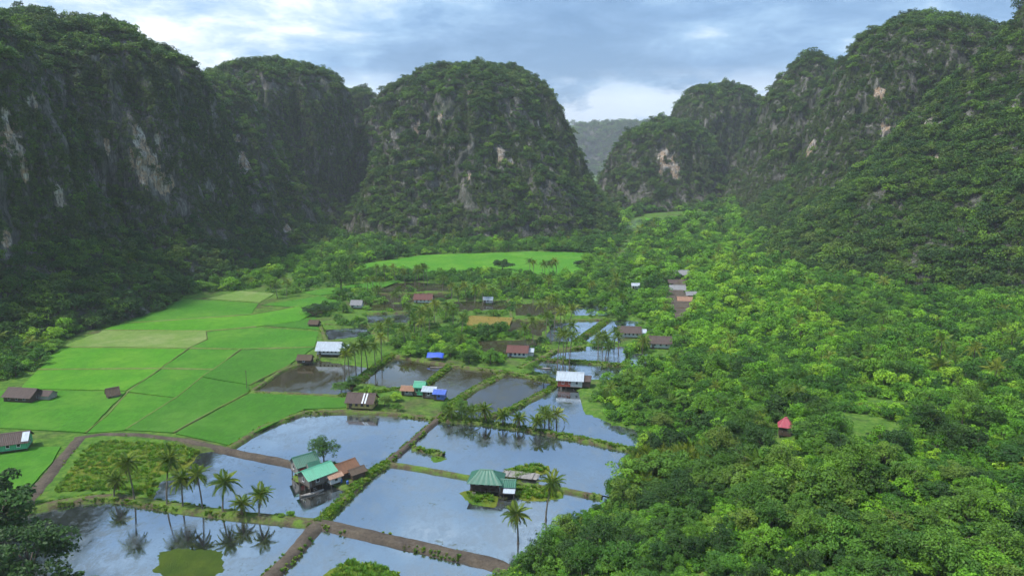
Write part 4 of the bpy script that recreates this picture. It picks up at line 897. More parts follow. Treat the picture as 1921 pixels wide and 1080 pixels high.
annex(h, 3.8, 5.8, -0.6, 2.2, 1.0, 2.7, 0.9, 'roof_metal', 'paint_white')
h = house(1070, 724, -9, 8.0, 5.0, 2.3, 1.0, 1.8, 'roof_metal', 'paint_white', 'red and white house with a pale metal roof among the bushes', over=0.6, wins=(3, 1))
box('red_wall', -4.0, 0.2, -2.70, -2.595, 1.0, 3.2, 'paint_red', h)
annex(h, 4.1, 6.6, -2.0, 2.0, 1.0, 3.0, 1.2, 'roof_brown', 'plank_brown')
h = house(1180, 632, -8, 9.2, 5.2, 2.0, 1.0, 1.9, 'roof_brown', 'paint_white', 'white house with a brown roof at the right of the far ponds', over=0.6, wins=(5, 1))
annex(h, 4.7, 7.0, -1.6, 1.6, 1.0, 2.9, 1.0, 'roof_metal', 'paint_white')
h = house(1238, 652, -8, 8.0, 5.2, 2.0, 1.0, 2.0, 'roof_brown', 'paint_white', 'brown-roofed white house half hidden by the jungle edge', over=0.6, wins=(3, 1))
house(795, 568, -4, 9.0, 5.2, 1.9, 1.0, 2.0, 'roof_maroon', 'paint_white', 'far white house with a maroon roof behind the palm grove', over=0.7, wins=(4, 1))
house(670, 579, -4, 5.2, 4.0, 1.6, 0.8, 1.7, 'roof_grey', 'paint_white', 'small far hut with a grey roof left of the pale pond', name='hut', wins=(2, 0), cat_='hut')
house(590, 612, -10, 4.0, 3.2, 1.0, 0.4, 1.2, 'thatch', 'plank_brown', 'tiny brown hut in the dull green plot', name='hut', wins=(0, 0), cat_='hut')
h = house(46, 751, -8, 9.2, 5.4, 1.6, 1.0, 1.8, 'roof_brown', 'plank_brown', 'dark-roofed wooden house in the rice at the left edge', over=0.6, wins=(3, 1), frame='plank_pale')
annex(h, 4.7, 8.4, 0.2, 3.6, 1.0, 2.3, 1.0, 'roof_brown', 'plank_pale')
house(212, 746, 38, 3.0, 2.6, 1.0, 0.5, 1.6, 'thatch', 'plank_pale', 'small thatched field hut alone in the rice', name='hut', wins=(0, 0), cat_='hut')
h = house(22, 845, 22, 8.2, 5.2, 1.9, 0.9, 1.8, 'roof_brown', 'paint_teal', 'brown-roofed house with green walls on the far left edge', over=0.6, wins=(3, 1))
awning(h, 'roof_metal', 3.0, 4.6, -2.9, 2.95, -0.3, 4.6, 'roof_patch')
house(1277, 522, -5, 9.0, 6.0, 2.0, 0.6, 2.2, 'roof_grey', 'plank_grey', 'farthest grey-roofed house of the hamlet on the right', wins=(2, 1))
house(1270, 551, -5, 8.0, 5.6, 2.0, 0.6, 2.0, 'roof_grey', 'plank_pale', 'middle grey-roofed house of the hamlet with a dirt yard', wins=(2, 1))
house(1284, 572, -8, 7.0, 5.0, 1.8, 0.6, 1.6, 'roof_orange', 'plank_brown', 'orange-roofed house at the near end of the hamlet', wins=(2, 1))
house(1262, 537, -12, 5.0, 4.2, 1.7, 0.5, 1.4, 'roof_brown', 'plank_brown', 'small brown-roofed shed between the two grey hamlet houses', name='shed', wins=(1, 0), cat_='shed')
house(1296, 560, -4, 5.0, 4.0, 1.7, 0.5, 1.3, 'roof_grey', 'plank_grey', 'small grey shed right of the hamlet yard', name='shed', wins=(1, 0), cat_='shed')
house(1276, 590, -16, 4.6, 3.6, 1.5, 0.4, 1.2, 'thatch', 'plank_grey', 'low dark shed at the near tip of the hamlet', name='shed', wins=(0, 0), cat_='shed')
house(1472, 818, -20, 2.6, 2.4, 2.3, 0.5, 1.5, 'roof_red', 'plank_brown', 'small pavilion with a pinkish red roof deep in the jungle', name='pavilion', wins=(0, 0), hip=1.0, over=0.4, cat_='pavilion')
house(916, 569, -4, 4.4, 3.4, 1.7, 0.5, 1.0, 'roof_metal', 'paint_white', 'small white-roofed hut behind the ripe ochre plot', name='hut', wins=(1, 0), cat_='hut')
house(1192, 542, -4, 4.0, 3.4, 1.7, 0.5, 1.0, 'roof_metal', 'paint_white', 'small white hut among the far bushes left of the hamlet', name='hut', wins=(1, 0), cat_='hut')

# blue tarpaulin shelter: sagging sheet on four poles
def shelter():
    p = G(818, 675, 0.5); p[2] = 0.5; h = empty('tarpaulin_shelter', p, R(-6)); tag(h, 'blue tarpaulin shelter at the head of the brown pond', 'shelter'); HOUSES_XY.append((p[0], p[1], 4))
    n = 9; X, Y = np.meshgrid(np.linspace(-3.2, 3.2, n), np.linspace(-2.4, 2.4, n)); Z = 3.0 - np.abs(Y)*0.55 + 0.25*np.sin(X*1.3)*0.4 - 0.05*X*X*0.4 + 0.1*vnoise(P3(X, Y), 3)
    i = np.arange(n*n).reshape(n, n); f = np.stack([i[:-1, :-1], i[:-1, 1:], i[1:, 1:], i[1:, :-1]], -1).reshape(-1, 4)
    o = link('tarpaulin', mesh_np('tarpaulin', np.stack([X, Y, Z], -1).reshape(-1, 3), f, [MAT['tarp_blue']], True), h); o.modifiers.new('thickness', 'SOLIDIFY').thickness = 0.03
    for a in (-2.9, 2.9):
        for b in (-2.2, 0, 2.2):
            v, f = tube([(a, b, -0.5), (a, b, 1), (a, b, 2.75 - abs(b)*0.55)], [0.07]*3, 6); link('pole', mesh_np('pole', v, f, [MAT['post_wood']]), h)
    for b in (-1.2, 0.6): box('bench', -2.4, 2.4, b - 0.3, b + 0.3, 0.3, 0.42, 'plank_grey', h)
shelter()
def small_things():
    # water tank on a stand beside the veranda house
    p = G(938, 926, 0.0); h = empty('water_tank', (p[0], p[1], 0.0)); tag(h, 'orange plastic water tank on a stand beside the veranda house', 'water tank')
    z = np.array([1.6, 1.62, 1.75, 2.1, 2.5, 2.75, 2.86, 2.95, 3.0]); r = [0.02, 0.5, 0.55, 0.56, 0.55, 0.5, 0.3, 0.22, 0.02]
    v, f = tube(np.c_[0*z, 0*z, z], r, 14); link('tank', mesh_np('tank', v, f, [MAT['plastic_orange']], True), h)
    for a in (-0.4, 0.4):
        for b in (-0.4, 0.4): box('leg', a - 0.06, a + 0.06, b - 0.06, b + 0.06, -0.9, 1.5, 'post_wood', h)
    box('platform', -0.6, 0.6, -0.6, 0.6, 1.5, 1.6, 'plank_grey', h)
    # bamboo raft: separate poles
    p = G(978, 895, 0.1); h = empty('bamboo_raft', (p[0], p[1], 0.35), R(-14)); tag(h, 'grey bamboo raft lying behind the veranda house', 'raft')
    for k in range(11):
        y = -1.5 + 0.3*k; x0 = -4.4 + 0.5*vnoise(np.array([k*1.7, 0, 0]), 3); v, f = tube([(x0, y, 0.35), (0, y, 0.33 + 0.04*(k % 3)), (x0 + 8.6, y, 0.35)], [0.12]*3, 6)
        link('bamboo_pole', mesh_np('bamboo_pole', v, f, [MAT['plank_pale']], True), h)
    for x in (-3, 0, 3): box('cross_pole', x - 0.1, x + 0.1, -1.7, 1.7, 0.44, 0.58, 'plank_grey', h)
    # canoes
    for px, py, rz, lab, m in ((662, 917, 48, 'dark wooden canoe moored beside the footpath dike', 'plank_brown'), (586, 926, 35, 'pale narrow canoe below the light green roof', 'plank_pale'), (1020, 691, -18, 'pale canoe beside the cross dike', 'plank_pale'), (820, 690, -5, 'grey canoe floating in front of the blue shelter', 'plank_grey')):
        p = G(px, py, 0.05); h = empty('canoe', (p[0], p[1], 0.0), R(rz)); tag(h, lab, 'canoe')
        s = np.linspace(-1, 1, 13); w = 0.48*(1 - np.abs(s)**2.2); zb = -0.12 + 0.32*np.abs(s)**3; zt = 0.30 + 0.22*s**2; V = []
        for a, b, c, d in zip(s*2.7, w, zb, zt): V += [(a, -b - 0.02, d), (a, -b*0.7, (c + d)/2 - 0.1), (a, 0, c), (a, b*0.7, (c + d)/2 - 0.1), (a, b + 0.02, d)]
        i = np.arange(65).reshape(13, 5); f = np.stack([i[:-1, :-1], i[1:, :-1], i[1:, 1:], i[:-1, 1:]], -1).reshape(-1, 4)
        o = link('hull', mesh_np('hull', V, f, [MAT[m]], True), h); o.modifiers.new('thickness', 'SOLIDIFY').thickness = 0.04
        for x in (-1.1, 0.2, 1.3): box('thwart', x - 0.1, x + 0.1, -0.40, 0.40, 0.22, 0.25, m, h)
    for px, py, lab in ((640, 905, 'blue plastic drum beside the tiny white shack'), (652, 908, 'second blue plastic drum, nearer the moored canoe')):
        p = G(px, py, 0.6); z = np.array([0, 0.02, 0.3, 0.32, 0.36, 0.6, 0.62, 0.66, 0.9, 0.92]); r = [0.02, 0.29, 0.29, 0.31, 0.29, 0.29, 0.31, 0.29, 0.29, 0.02]
        v, f = tube(np.c_[0*z, 0*z, z], r, 12); o = link('drum', mesh_np('drum', v, f, [MAT['plastic_blue']], True), None, (p[0], p[1], 0.62)); tag(o, lab, 'drum')
    # lone pole in the rice
    p = G(463, 730, 0.5); h = empty('utility_pole', (p[0], p[1], 0.5)); tag(h, 'lone thin pole at the corner of the rice fields', 'pole')
    v, f = tube([(0, 0, -0.5), (0.02, 0, 3), (0.05, 0, 6.6)], [0.12, 0.10, 0.08], 8); link('shaft', mesh_np('shaft', v, f, [MAT['post_wood']], True), h)
    box('crossarm', -0.45, 0.5, -0.05, 0.05, 6.1, 6.2, 'post_wood', h)
    # plank bridge
    p = G(1068, 703, 0.8); h = empty('plank_bridge', (p[0], p[1], 0.9), R(40)); tag(h, 'short plank footbridge behind the metal-roofed house', 'bridge')
    for k in range(9): box('plank', -1.8 + 0.4*k, -1.45 + 0.4*k, -0.6, 0.6, 0, 0.06, 'plank_grey', h)
    for y in (-0.5, 0.5): box('beam', -1.9, 1.9, y - 0.06, y + 0.06, -0.14, -0.004, 'post_wood', h)
    # yard of the hamlet
    q = px_poly([(1262, 512), (1292, 508), (1296, 530), (1280, 545), (1305, 570), (1290, 590), (1268, 600), (1262, 580), (1248, 560), (1252, 540), (1268, 530)], 4.0)
    z = ground_z(q[:, 0], q[:, 1], False).max() + 0.3
    o = link('yard', mesh_np('yard', np.r_[np.c_[q[:, :2], np.full(len(q), z)], np.c_[q[:, :2], np.full(len(q), z - 6)]], [list(range(len(q)))] + [[a, len(q) + a, len(q) + (a + 1) % len(q), (a + 1) % len(q)] for a in range(len(q))], [MAT['earth_path']])); tag(o, 'bare earth yard of the hamlet on the right', None, None, 'structure')
    return q
YARD = small_things()
ORD = ['leftmost', 'second', 'third', 'fourth', 'fifth', 'sixth', 'seventh', 'eighth', 'ninth', 'tenth', 'eleventh', 'twelfth', 'thirteenth', 'fourteenth', 'fifteenth', 'sixteenth', 'seventeenth', 'eighteenth', 'nineteenth', 'twentieth'] + ['twenty-' + w for w in ('first', 'second', 'third', 'fourth', 'fifth', 'sixth', 'seventh', 'eighth', 'ninth')] + ['thirtieth'] + ['thirty-' + w for w in ('first', 'second', 'third', 'fourth', 'fifth', 'sixth', 'seventh', 'eighth', 'ninth')] + ['fortieth'] + ['forty-' + w for w in ('first', 'second', 'third', 'fourth', 'fifth', 'sixth', 'seventh', 'eighth', 'ninth')]
# ------------------------------------------------------------------ palms
def frond_geo(seed, L=1.0, droop=0.55, nl=17, hang=0.5):
    """feather leaf along +X, unit length: midrib plus two rows of leaflets"""
    r = np.random.default_rng(seed); s = np.linspace(0, 1, 9); x = s*(1 - 0.18*s); z = -droop*s**2.2*0.8
    mid = np.c_[x, 0.03*np.sin(s*3 + seed), z]*L
    V, F = tube(mid, np.interp(s, [0, 1], [0.016, 0.004])*L, 3); T = [np.full(len(F), 0.9)]; V = [V]; F = [F]; o = len(V[0])
    t = np.linspace(0.10, 0.99, nl); c = np.c_[np.interp(t, s, mid[:, 0]), np.interp(t, s, mid[:, 1]), np.interp(t, s, mid[:, 2])]
    ln = L*0.27*np.sin(np.clip(t*1.05 + 0.10, 0, 1)*np.pi*0.93)**0.6 + 0.03*L
    for sd in (-1, 1):
        dirv = unit(np.c_[0.55 + 0*t, sd*(0.9 + 0*t), -hang*(0.5 + 0.8*r.random(nl))]); tip = c + dirv*ln[:, None]; mdl = c + dirv*ln[:, None]*0.5; w = np.array([0.034, 0, 0.004])*L
        V.append(np.stack([c - w*0.6, mdl - w, tip, mdl + w], 1).reshape(-1, 3)); F.append(np.arange(4*nl).reshape(nl, 4) + o); o += 4*nl; T.append(r.uniform(0.1, 0.8, nl))
    return np.concatenate(V), np.concatenate(F), np.concatenate(T)
FRONDS = []
for k, (dr, hg) in enumerate([(0.25, 0.35), (0.5, 0.55), (0.75, 0.8), (0.4, 0.5)]):
    v, f, t = frond_geo(k, 1.0, dr, 19, hg); m = mesh_np('frond', v, f, [MAT['palm_leaf']]); set_tint(m, t); FRONDS.append(m)
v, f, t = frond_geo(9, 1.0, 0.5, 13, 1.1); DRY = mesh_np('dry_frond', v, f, [MAT['dry_leaf']]); set_tint(DRY, t)
def frond_angles(seed, n=20):
    r = np.random.default_rng(seed); out = []
    for k in range(n):
        u = (k + 0.5)/n; el = R(78 - 108*u**0.85 + r.normal()*6); out.append((k*2.39996 + r.normal()*0.15, el, 0 if u < 0.3 else (1 if u < 0.62 else 2), r.uniform(0.85, 1.1)*(0.8 if u < 0.12 else 1)))
    return out
def palm_crown_mesh(seed, n, name='palm_crown', upright=False, nl=11):
    V, F, T, o = [], [], [], 0; r = np.random.default_rng(seed)
    for az, el, kind, s in frond_angles(seed, n):
        if upright: el = R(r.uniform(48, 86)); kind = 0; 
        v, f, t = frond_geo(seed*31 + len(V), 1.0, (0.25, 0.5, 0.75)[kind], nl, (0.35, 0.55, 0.8)[kind])
        M = np.array((Matrix.Rotation(az, 3, 'Z') @ Matrix.Rotation(-el, 3, 'Y'))); v = v @ M.T*s
        if upright: v[:, :2] += r.normal(size=2)*0.10
        V.append(v); F.append(f + o); T.append(t); o += len(v)
    m = mesh_np(name, np.concatenate(V), np.concatenate(F), [MAT['palm_leaf']]); set_tint(m, np.concatenate(T)); return m
CROWNS = [palm_crown_mesh(200 + k, 22) for k in range(4)]
NIPAS = [palm_crown_mesh(230 + k, 15, 'fronds', True, 14) for k in range(4)]
def palm_trunk_mesh(h, lean, r0=0.17):
    z = np.linspace(-0.7, h, 10); x = lean*h*(np.clip(z, 0, None)/h)**1.7; rr = np.interp(z, [-0.7, 0.3, h], [r0*1.9, r0*1.1, r0*0.72]); rr[1:-1] *= np.where(np.arange(8) % 2, 1.06, 0.96)
    v, f = tube(np.c_[x, 0*z, z], rr, 7); return mesh_np('trunk', v, f, [MAT['palm_bark']], True), x[-1]
PALMS_XY = []
def palm(p, h, fl, label, seed, detail=False, group=None, lean=None):
    r = np.random.default_rng(seed); lean = r.uniform(0.02, 0.24) if lean is None else lean
    o = empty('coconut_palm', p, r.uniform(-math.pi, math.pi)); tag(o, label, 'palm', group); PALMS_XY.append((p[0], p[1]))
    tm, dx = palm_trunk_mesh(h, lean); link('trunk', tm, o)
    if detail:
        for az, el, kind, s in frond_angles(seed, 26):
            q = link('frond', FRONDS[kind if kind else (0 if seed % 2 else 3)], o, (dx, 0, h - 0.05), (0, 0, 0), (fl*s,)*3); q.rotation_euler = (Matrix.Rotation(az, 3, 'Z') @ Matrix.Rotation(-el, 3, 'Y')).to_euler()
        for q_ in range(r.integers(2, 6)):
            az = r.uniform(0, 6.28); q = link('dry_frond', DRY, o, (dx, 0, h - 0.15), (0, 0, 0), (fl*r.uniform(0.7, 0.95),)*3); q.rotation_euler = (Matrix.Rotation(az, 3, 'Z') @ Matrix.Rotation(R(r.uniform(38, 68)), 3, 'Y')).to_euler()
        v, f, = cat([tube(np.array([(dx + 0.22*math.cos(a), 0.22*math.sin(a), h - 0.42 + k*0.13 - 0.12) for k in range(3)]), [0.03, 0.13, 0.03], 5) for a in np.arange(5)*1.26]); link('coconuts', mesh_np('coconuts', v, f, [MAT['roof_orange']], True), o)
    else:
        link('crown', CROWNS[seed % 4], o, (dx, 0, h - 0.05), (0, 0, r.uniform(0, 6)), (fl,)*3)
    return o
NEAR = [  # base pixel, trunk height, frond length, label
 (214, 932, 4.6, 3.4, 'shortest coconut palm at the left end of the foreground dike'),
 (252, 937, 10.2, 3.9, 'tall dark coconut palm, leftmost of the high ones on the foreground dike'),
 (313, 946, 10.8, 4.0, 'tallest coconut palm on the foreground dike, in front of the marsh'),
 (343, 950, 7.4, 3.9, 'leaning coconut palm standing before the pond, left of the twin crowns'),
 (380, 955, 8.6, 3.9, 'coconut palm with upright crown in the middle of the foreground dike'),
 (418, 960, 7.2, 4.1, 'broad-crowned coconut palm in the middle of the foreground dike'),
 (455, 966, 3.2, 3.4, 'low young coconut palm near the right end of the foreground dike'),
 (486, 968, 5.2, 3.5, 'rightmost coconut palm of the foreground row'),
 (1024, 970, 8.6, 4.0, 'tall coconut palm behind the veranda house at the jungle edge'),
 (972, 1012, 6.4, 3.9, 'coconut palm in front of the veranda house, rooted in the near bushes'),
 (912, 792, 4.6, 3.8, 'largest of the young palms on the long grassy dike'),
 (943, 797, 3.6, 3.2, 'second young palm from the left on the long grassy dike'),
 (971, 801, 3.4, 3.4, 'young palm in the middle of the row on the long grassy dike'),
 (1005, 807, 3.3, 3.4, 'rightmost young palm of the row on the long grassy dike'),
]
for k, (px, py, h, fl, lab) in enumerate(NEAR):
    p = G(px, py, 0.7); p[2] = 0.5 if k not in (8, 9) else max(0.4, float(ground_z(p[0], p[1], False)))
    palm(p, h*0.95, fl*0.86, lab, 300 + k, True, 'coconut palms of the near ponds')
CLUMPS = [  # base pixels, trunk heights, shared label
 ([(668, 700), (655, 704), (678, 697), (690, 694), (704, 688), (716, 680), (646, 706)], 9.5, 'tall coconut palm in the clump on the shrubby dike by the dark weedy pond'),
 ([(784, 618), (796, 616), (778, 630), (805, 622), (790, 638), (770, 612), (815, 606), (728, 640), (716, 646)], 9.0, 'coconut palm in the grove in front of the far maroon-roofed house'),
 ([(786, 532), (795, 534), (802, 532), (778, 534)], 11.0, 'coconut palm in the far clump before the bright field, left of the others'),
 ([(994, 518), (1000, 520)], 9.0, 'coconut palm of the far pair before the bright rice field'),
 ([(1022, 518), (1030, 520), (1038, 519), (1045, 521), (1016, 522)], 10.0, 'coconut palm in the far clump right of the far pair'),
 ([(1040, 632), (1024, 626), (1066, 636), (1052, 640), (1034, 645)], 15.0, 'very tall coconut palm in the middle groves'),
 ([(1056, 688), (1046, 684), (1068, 690), (1060, 676)], 13.0, 'tall coconut palm rising from the hedge-topped dike'),
 ([(1130, 655), (1142, 660), (1152, 652), (1160, 662), (1122, 664), (1136, 672)], 6.5, 'coconut palm in the bushy clump left of the brown-roofed white house'),
 ([(847, 560), (860, 566), (875, 563), (891, 566), (905, 570), (925, 566)], 8.0, 'coconut palm in the far grove behind the ripe ochre plot'),
 ([(1030, 800), (1044, 796), (1022, 790)], 4.0, 'bushy young palm at the right end of the long grassy dike'),
 ([(848, 786), (866, 786), (884, 788)], 3.0, 'low palm in the thicket at the left end of the long grassy dike'),
 ([(520, 560), (538, 556), (700, 545), (715, 548)], 8.5, 'coconut palm standing among the far left groves'),
]
sd_ = 400
for pts, h, lab in CLUMPS:
    for rk, (px, py) in enumerate(sorted(pts)):
        which = ('leftmost', 'second from left', 'third from left', 'fourth from left', 'fifth from left', 'sixth from left', 'seventh from left', 'eighth from left', 'ninth from left')[rk]
        p = G(px, py, 0.5); p[2] = 0.35; sd_ += 1; palm(p, h*rng.uniform(0.8, 1.12), rng.uniform(3.3, 4.1), (lab if len(lab.split()) < 13 else ' '.join(lab.split()[:12])) + ', ' + which, sd_, False, 'palms: ' + lab)
for px, py, h, lab in [(1410, 930, 4.5, 'coconut palm crown breaking through the jungle left of the bare slope'), (1760, 730, 4.0, 'dark palm crown on the right-hand slope, left one of a pair'), (1850, 750, 4.0, 'dark palm crown on the right-hand slope, right one of a pair'), (245, 570, 6.0, 'coconut palm leaning out of the left forest edge')]:
    p = G(px, py, 8.0 if px > 1000 else 0.5); p[2] = surf_z(p[0], p[1]); sd_ += 1; palm(p, h, 4.2, lab, sd_, True)

GROVE_PALMS = [(705, 528), (722, 530), (742, 528), (760, 532), (690, 552), (712, 562), (738, 574), (752, 572), (830, 545), (818, 590), (836, 600), (850, 612), (866, 630), (905, 545), (940, 552), (960, 548), (980, 560), (1000, 572), (1012, 590), (1090, 545), (1110, 552), (1148, 566), (1170, 580), (1000, 640), (985, 648), (865, 655), (760, 650), (1205, 660)]
for rk, (px, py) in enumerate(sorted(GROVE_PALMS)):
    p = G(px, py, 0.5); p[2] = 0.4; sd_ += 1
    palm(p, rng.uniform(4.5, 9.5), rng.uniform(3.3, 4.0), 'scattered coconut palm of the far groves, ' + ('leftmost' if rk == 0 else ORD[rk] + ' from the left'), sd_, False, 'scattered coconut palms of the far groves')

# ------------------------------------------------------------------ broadleaf trees
CROWN_M, TRUNK_M, CH = [], [], []
for k in range(8):
    rz = [0.60, 0.72, 0.5, 0.95, 0.66, 0.55, 0.8, 1.15][k]; lift = [0.85, 0.95, 0.8, 1.05, 0.8, 0.75, 0.95, 1.2][k]
    v, f, t, cc = crown_cards(500 + k, 1.0, rz, [28, 32, 32, 28, 24, 36, 30, 46][k], 3000, [0.12, 0.11, 0.13, 0.11, 0.14, 0.12, 0.11, 0.10][k], [0.33, 0.30, 0.3, 0.36, 0.36, 0.28, 0.32, 0.34][k], 0.3*(k % 2), lift, 0.5 if k < 7 else 0.25)
    m = mesh_np('crown', v, f, [MAT['tree_leaf']]); set_tint(m, t); CROWN_M.append(m)
    tv, tf = trunk_geo(500 + k, lift*1.0, 0.05, cc, 8); TRUNK_M.append(mesh_np('trunk', tv, tf, [MAT['bark']], True))
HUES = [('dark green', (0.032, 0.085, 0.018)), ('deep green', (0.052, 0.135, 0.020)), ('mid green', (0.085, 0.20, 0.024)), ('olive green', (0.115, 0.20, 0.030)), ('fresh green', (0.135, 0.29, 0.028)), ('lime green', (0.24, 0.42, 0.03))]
def tree(p, r, k, hue, label, group=None, zs=1.0, jit=0.08):
    o = empty('broadleaf_tree', p, rng.uniform(-math.pi, math.pi)); o.scale = (r, r*rng.uniform(0.88, 1.12), r*zs); tag(o, label, 'tree', group)
    c = link('crown', CROWN_M[k], o); link('trunk', TRUNK_M[k], o)
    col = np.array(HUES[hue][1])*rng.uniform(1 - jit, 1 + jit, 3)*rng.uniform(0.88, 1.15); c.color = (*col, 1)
    return o
TREES_XY = []
def solo(px, py, r, k, hue, label, zs=1.0, z=None):
    p = G(px, py, 0.6 if z is None else z); p[2] = surf_z(p[0], p[1]) if z is None or z > 1 else z; TREES_XY.append((p[0], p[1], r)); tree(p, r, k, hue, label, None, zs, 0.05)
solo(608, 874, 3.5, 7, 1, 'lone leafy tree standing behind the green-roofed huts', 1.05, 0.5)
solo(1176, 915, 4.4, 6, 4, 'rounded bright tree overhanging the right end of the blue pond', 0.8)
solo(1222, 915, 4.6, 1, 2, 'big rounded tree just right of the blue pond, before the nipa thicket', 1.0)
solo(1272, 918, 4.4, 0, 2, 'broad green tree in front of the nipa thicket', 0.95)
solo(1740, 925, 1.6, 4, 5, 'small lime green tree glowing alone on the right-hand slope', 0.9, 14)
solo(1520, 1085, 1.8, 4, 5, 'small lime green tree at the bottom edge of the jungle', 0.9, 14)
solo(1295, 925, 1.9, 4, 4, 'small pale round tree in the jungle below the nipa thicket', 1.0, 10)
solo(943, 507, 6.5, 2, 0, 'dark tree clump standing alone in the far bright field', 0.85)
solo(593, 590, 6.0, 5, 0, 'dark thicket tree between the rice plots and the far ponds', 0.65)
solo(640, 545, 7.0, 3, 1, 'tall ragged tree behind the dark thicket', 1.1)
solo(1090, 500, 5.0, 5, 0, 'dark tree at the right corner of the far bright field', 0.7)
solo(0, 1030, 7.8, 1, 0, 'large dark green tree at the lower left corner, upper one', 1.0, 0.6)  # corner trees all take the dark green leaf hue
solo(62, 1112, 6.4, 6, 0, 'large dark green tree at the lower left corner, right-hand one', 1.05, 0.6)
solo(118, 1128, 4.0, 4, 0, 'dark shrubby tree right of the large dark corner trees', 0.9, 0.6)
solo(-60, 1150, 6.0, 3, 0, 'large dark green tree at the lower left corner, lowest one', 1.0, 0.6)
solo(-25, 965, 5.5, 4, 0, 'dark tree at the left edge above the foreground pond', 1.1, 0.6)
for px, py, r, k, hue, lab in [(700, 760, 2.0, 4, 4, 'yellow-green bush tree right of the yellow-walled house'), (722, 762, 2.2, 1, 3, 'second bush tree right of the yellow-walled house'), (742, 752, 1.8, 0, 5, 'lime bush tree left of the shack cluster'), (690, 742, 2.4, 2, 4, 'bright bush tree behind the yellow-walled house'),
                             (640, 735, 2.6, 5, 2, 'bush tree at the right end of the dark weedy pond'), (662, 728, 2.4, 6, 1, 'dark bush tree left of the bright pond corner'), (745, 770, 1.6, 4, 2, 'small bush by the bank above the pale pond'), (840, 780, 2.2, 1, 1, 'dark bush tree at the left end of the long grassy dike'), (862, 775, 2.4, 3, 2, 'second bush tree at the left end of the long grassy dike'), (888, 774, 1.8, 5, 1, 'third bush tree at the left end of the long grassy dike'),
                             (1000, 700, 2.4, 3, 2, 'bush tree left of the metal-roofed house'), (1020, 722, 2.6, 0, 3, 'olive bush tree in front of the metal-roofed house'), (770, 668, 3.2, 2, 4, 'bright spreading tree left of the blue shelter'), (745, 655, 3.0, 1, 2, 'leafy tree at the end of the shrubby dike'), (845, 670, 3.0, 6, 2, 'tree right of the blue shelter'), (880, 680, 3.2, 0, 1, 'dark tree behind the brown pond'), (920, 682, 3.2, 3, 2, 'tree left of the white house with the maroon roof'), (545, 968, 0.9, 4, 4, 'small banana-like bush at the dike corner'), (528, 970, 0.7, 0, 4, 'tiny bush beside the dike corner')]:
    solo(px, py, r, k, hue, lab)

# scattered trees of the valley floor
CLEAR = [(G(1620, 795, 14), 8, 9), (G(1672, 748, 14), 8, 9)]
def mask_free(x, y, margin=1.5):
    ok = np.ones(len(x), bool)
    for p in POND_W.values(): ok &= ~inside(p, x, y)
    for p in RICE_W: ok &= ~inside(p, x, y) & (seg_dist(p, x, y, True) > margin)
    for hx, hy, r in HOUSES_XY: ok &= np.hypot(x - hx, y - hy) > r + margin
    for hx, hy in PALMS_XY: ok &= np.hypot(x - hx, y - hy) > 1.2
    for hx, hy, r in TREES_XY: ok &= np.hypot(x - hx, y - hy) > r*0.9
    for p in DIKE_W[:12]: ok &= seg_dist(p, x, y) > 2.2
    for p, h, d in TUFT_PATCH: ok &= ~inside(p, x, y)
    ok &= ~inside(YARD, x, y)
    for c, rx, ry in CLEAR: ok &= ((x - c[0])/rx)**2 + ((y - c[1])/ry)**2 > 1 + 0.3*fbm(P3(x/6, y/6), 2, 44)
    ok &= ~((np.abs(x - FT[0]*y/FT[1]) < 48) & (y < FT[1] + 10) & (y > FT[1] - 75))
    # keep sight lines to the buildings: nothing tall right in front of a house
    for hx, hy, r in HOUSES_XY:
        d = np.array([hx, hy]); L = np.hypot(hx, hy); t = (x*hx + y*hy)/L; s = np.abs(x*hy - y*hx)/L
        ok &= ~((s < r*0.75) & (t < L) & (t > L - np.interp(L, [150, 420], [12, 26])))
    return ok
def clear_of_water(x, y, steps=(3, 6, 10)):
    D = np.hypot(x, y); ok = np.ones(len(x), bool)
    for st in steps:
        xx, yy = x*(1 + st/D), y*(1 + st/D)
        for p in POND_W.values(): ok &= ~inside(p, xx, yy)
        for p in RICE_W: ok &= ~inside(p, xx, yy)
    return ok
def jitter_grid(x0, x1, y0, y1, step):
    X, Y = np.meshgrid(np.arange(x0, x1, step), np.arange(y0, y1, step)); X = X + np.where((np.arange(X.shape[0]) % 2)[:, None], step/2, 0)
    return (X + rng.uniform(-0.42, 0.42, X.shape)*step).ravel(), (Y + rng.uniform(-0.42, 0.42, Y.shape)*step).ravel()
GROVE = px_poly([(480, 548), (560, 500), (640, 512), (720, 514), (900, 518), (1060, 522), (1125, 508), (1180, 440), (1215, 600), (1260, 660), (1235, 720), (1130, 722), (1060, 705), (950, 690), (840, 680), (735, 660), (700, 652), (620, 600), (560, 562)])
THICKETS = [px_poly(t) for t in (
 [(745, 640), (850, 625), (985, 618), (1000, 640), (960, 684), (850, 677), (745, 664)],
 [(880, 552), (1020, 545), (1200, 540), (1215, 600), (1150, 592), (1070, 568), (960, 560), (880, 562)],
 [(560, 503), (640, 500), (760, 518), (900, 514), (1080, 520), (1180, 490), (1200, 540), (1000, 546), (880, 530), (700, 528), (560, 530)],
 [(1090, 640), (1190, 640), (1270, 660), (1200, 722), (1120, 730), (1165, 690), (1170, 660)],
 [(560, 575), (600, 572), (640, 552), (660, 556), (620, 590)])]
def in_thicket(x, y):
    r = np.zeros(len(x), bool)
    for t in THICKETS: r |= inside(t, x, y)
    return r
LEFTW = px_poly([(-120, 860), (-60, 800), (-40, 730), (50, 705), (110, 650), (160, 622), (230, 588), (330, 556), (480, 543), (560, 505), (640, 500), (700, 488), (800, 475), (1000, 470), (1100, 472), (1180, 440), (1180, 405), (800, 440), (500, 440), (200, 500), (-150, 560)])
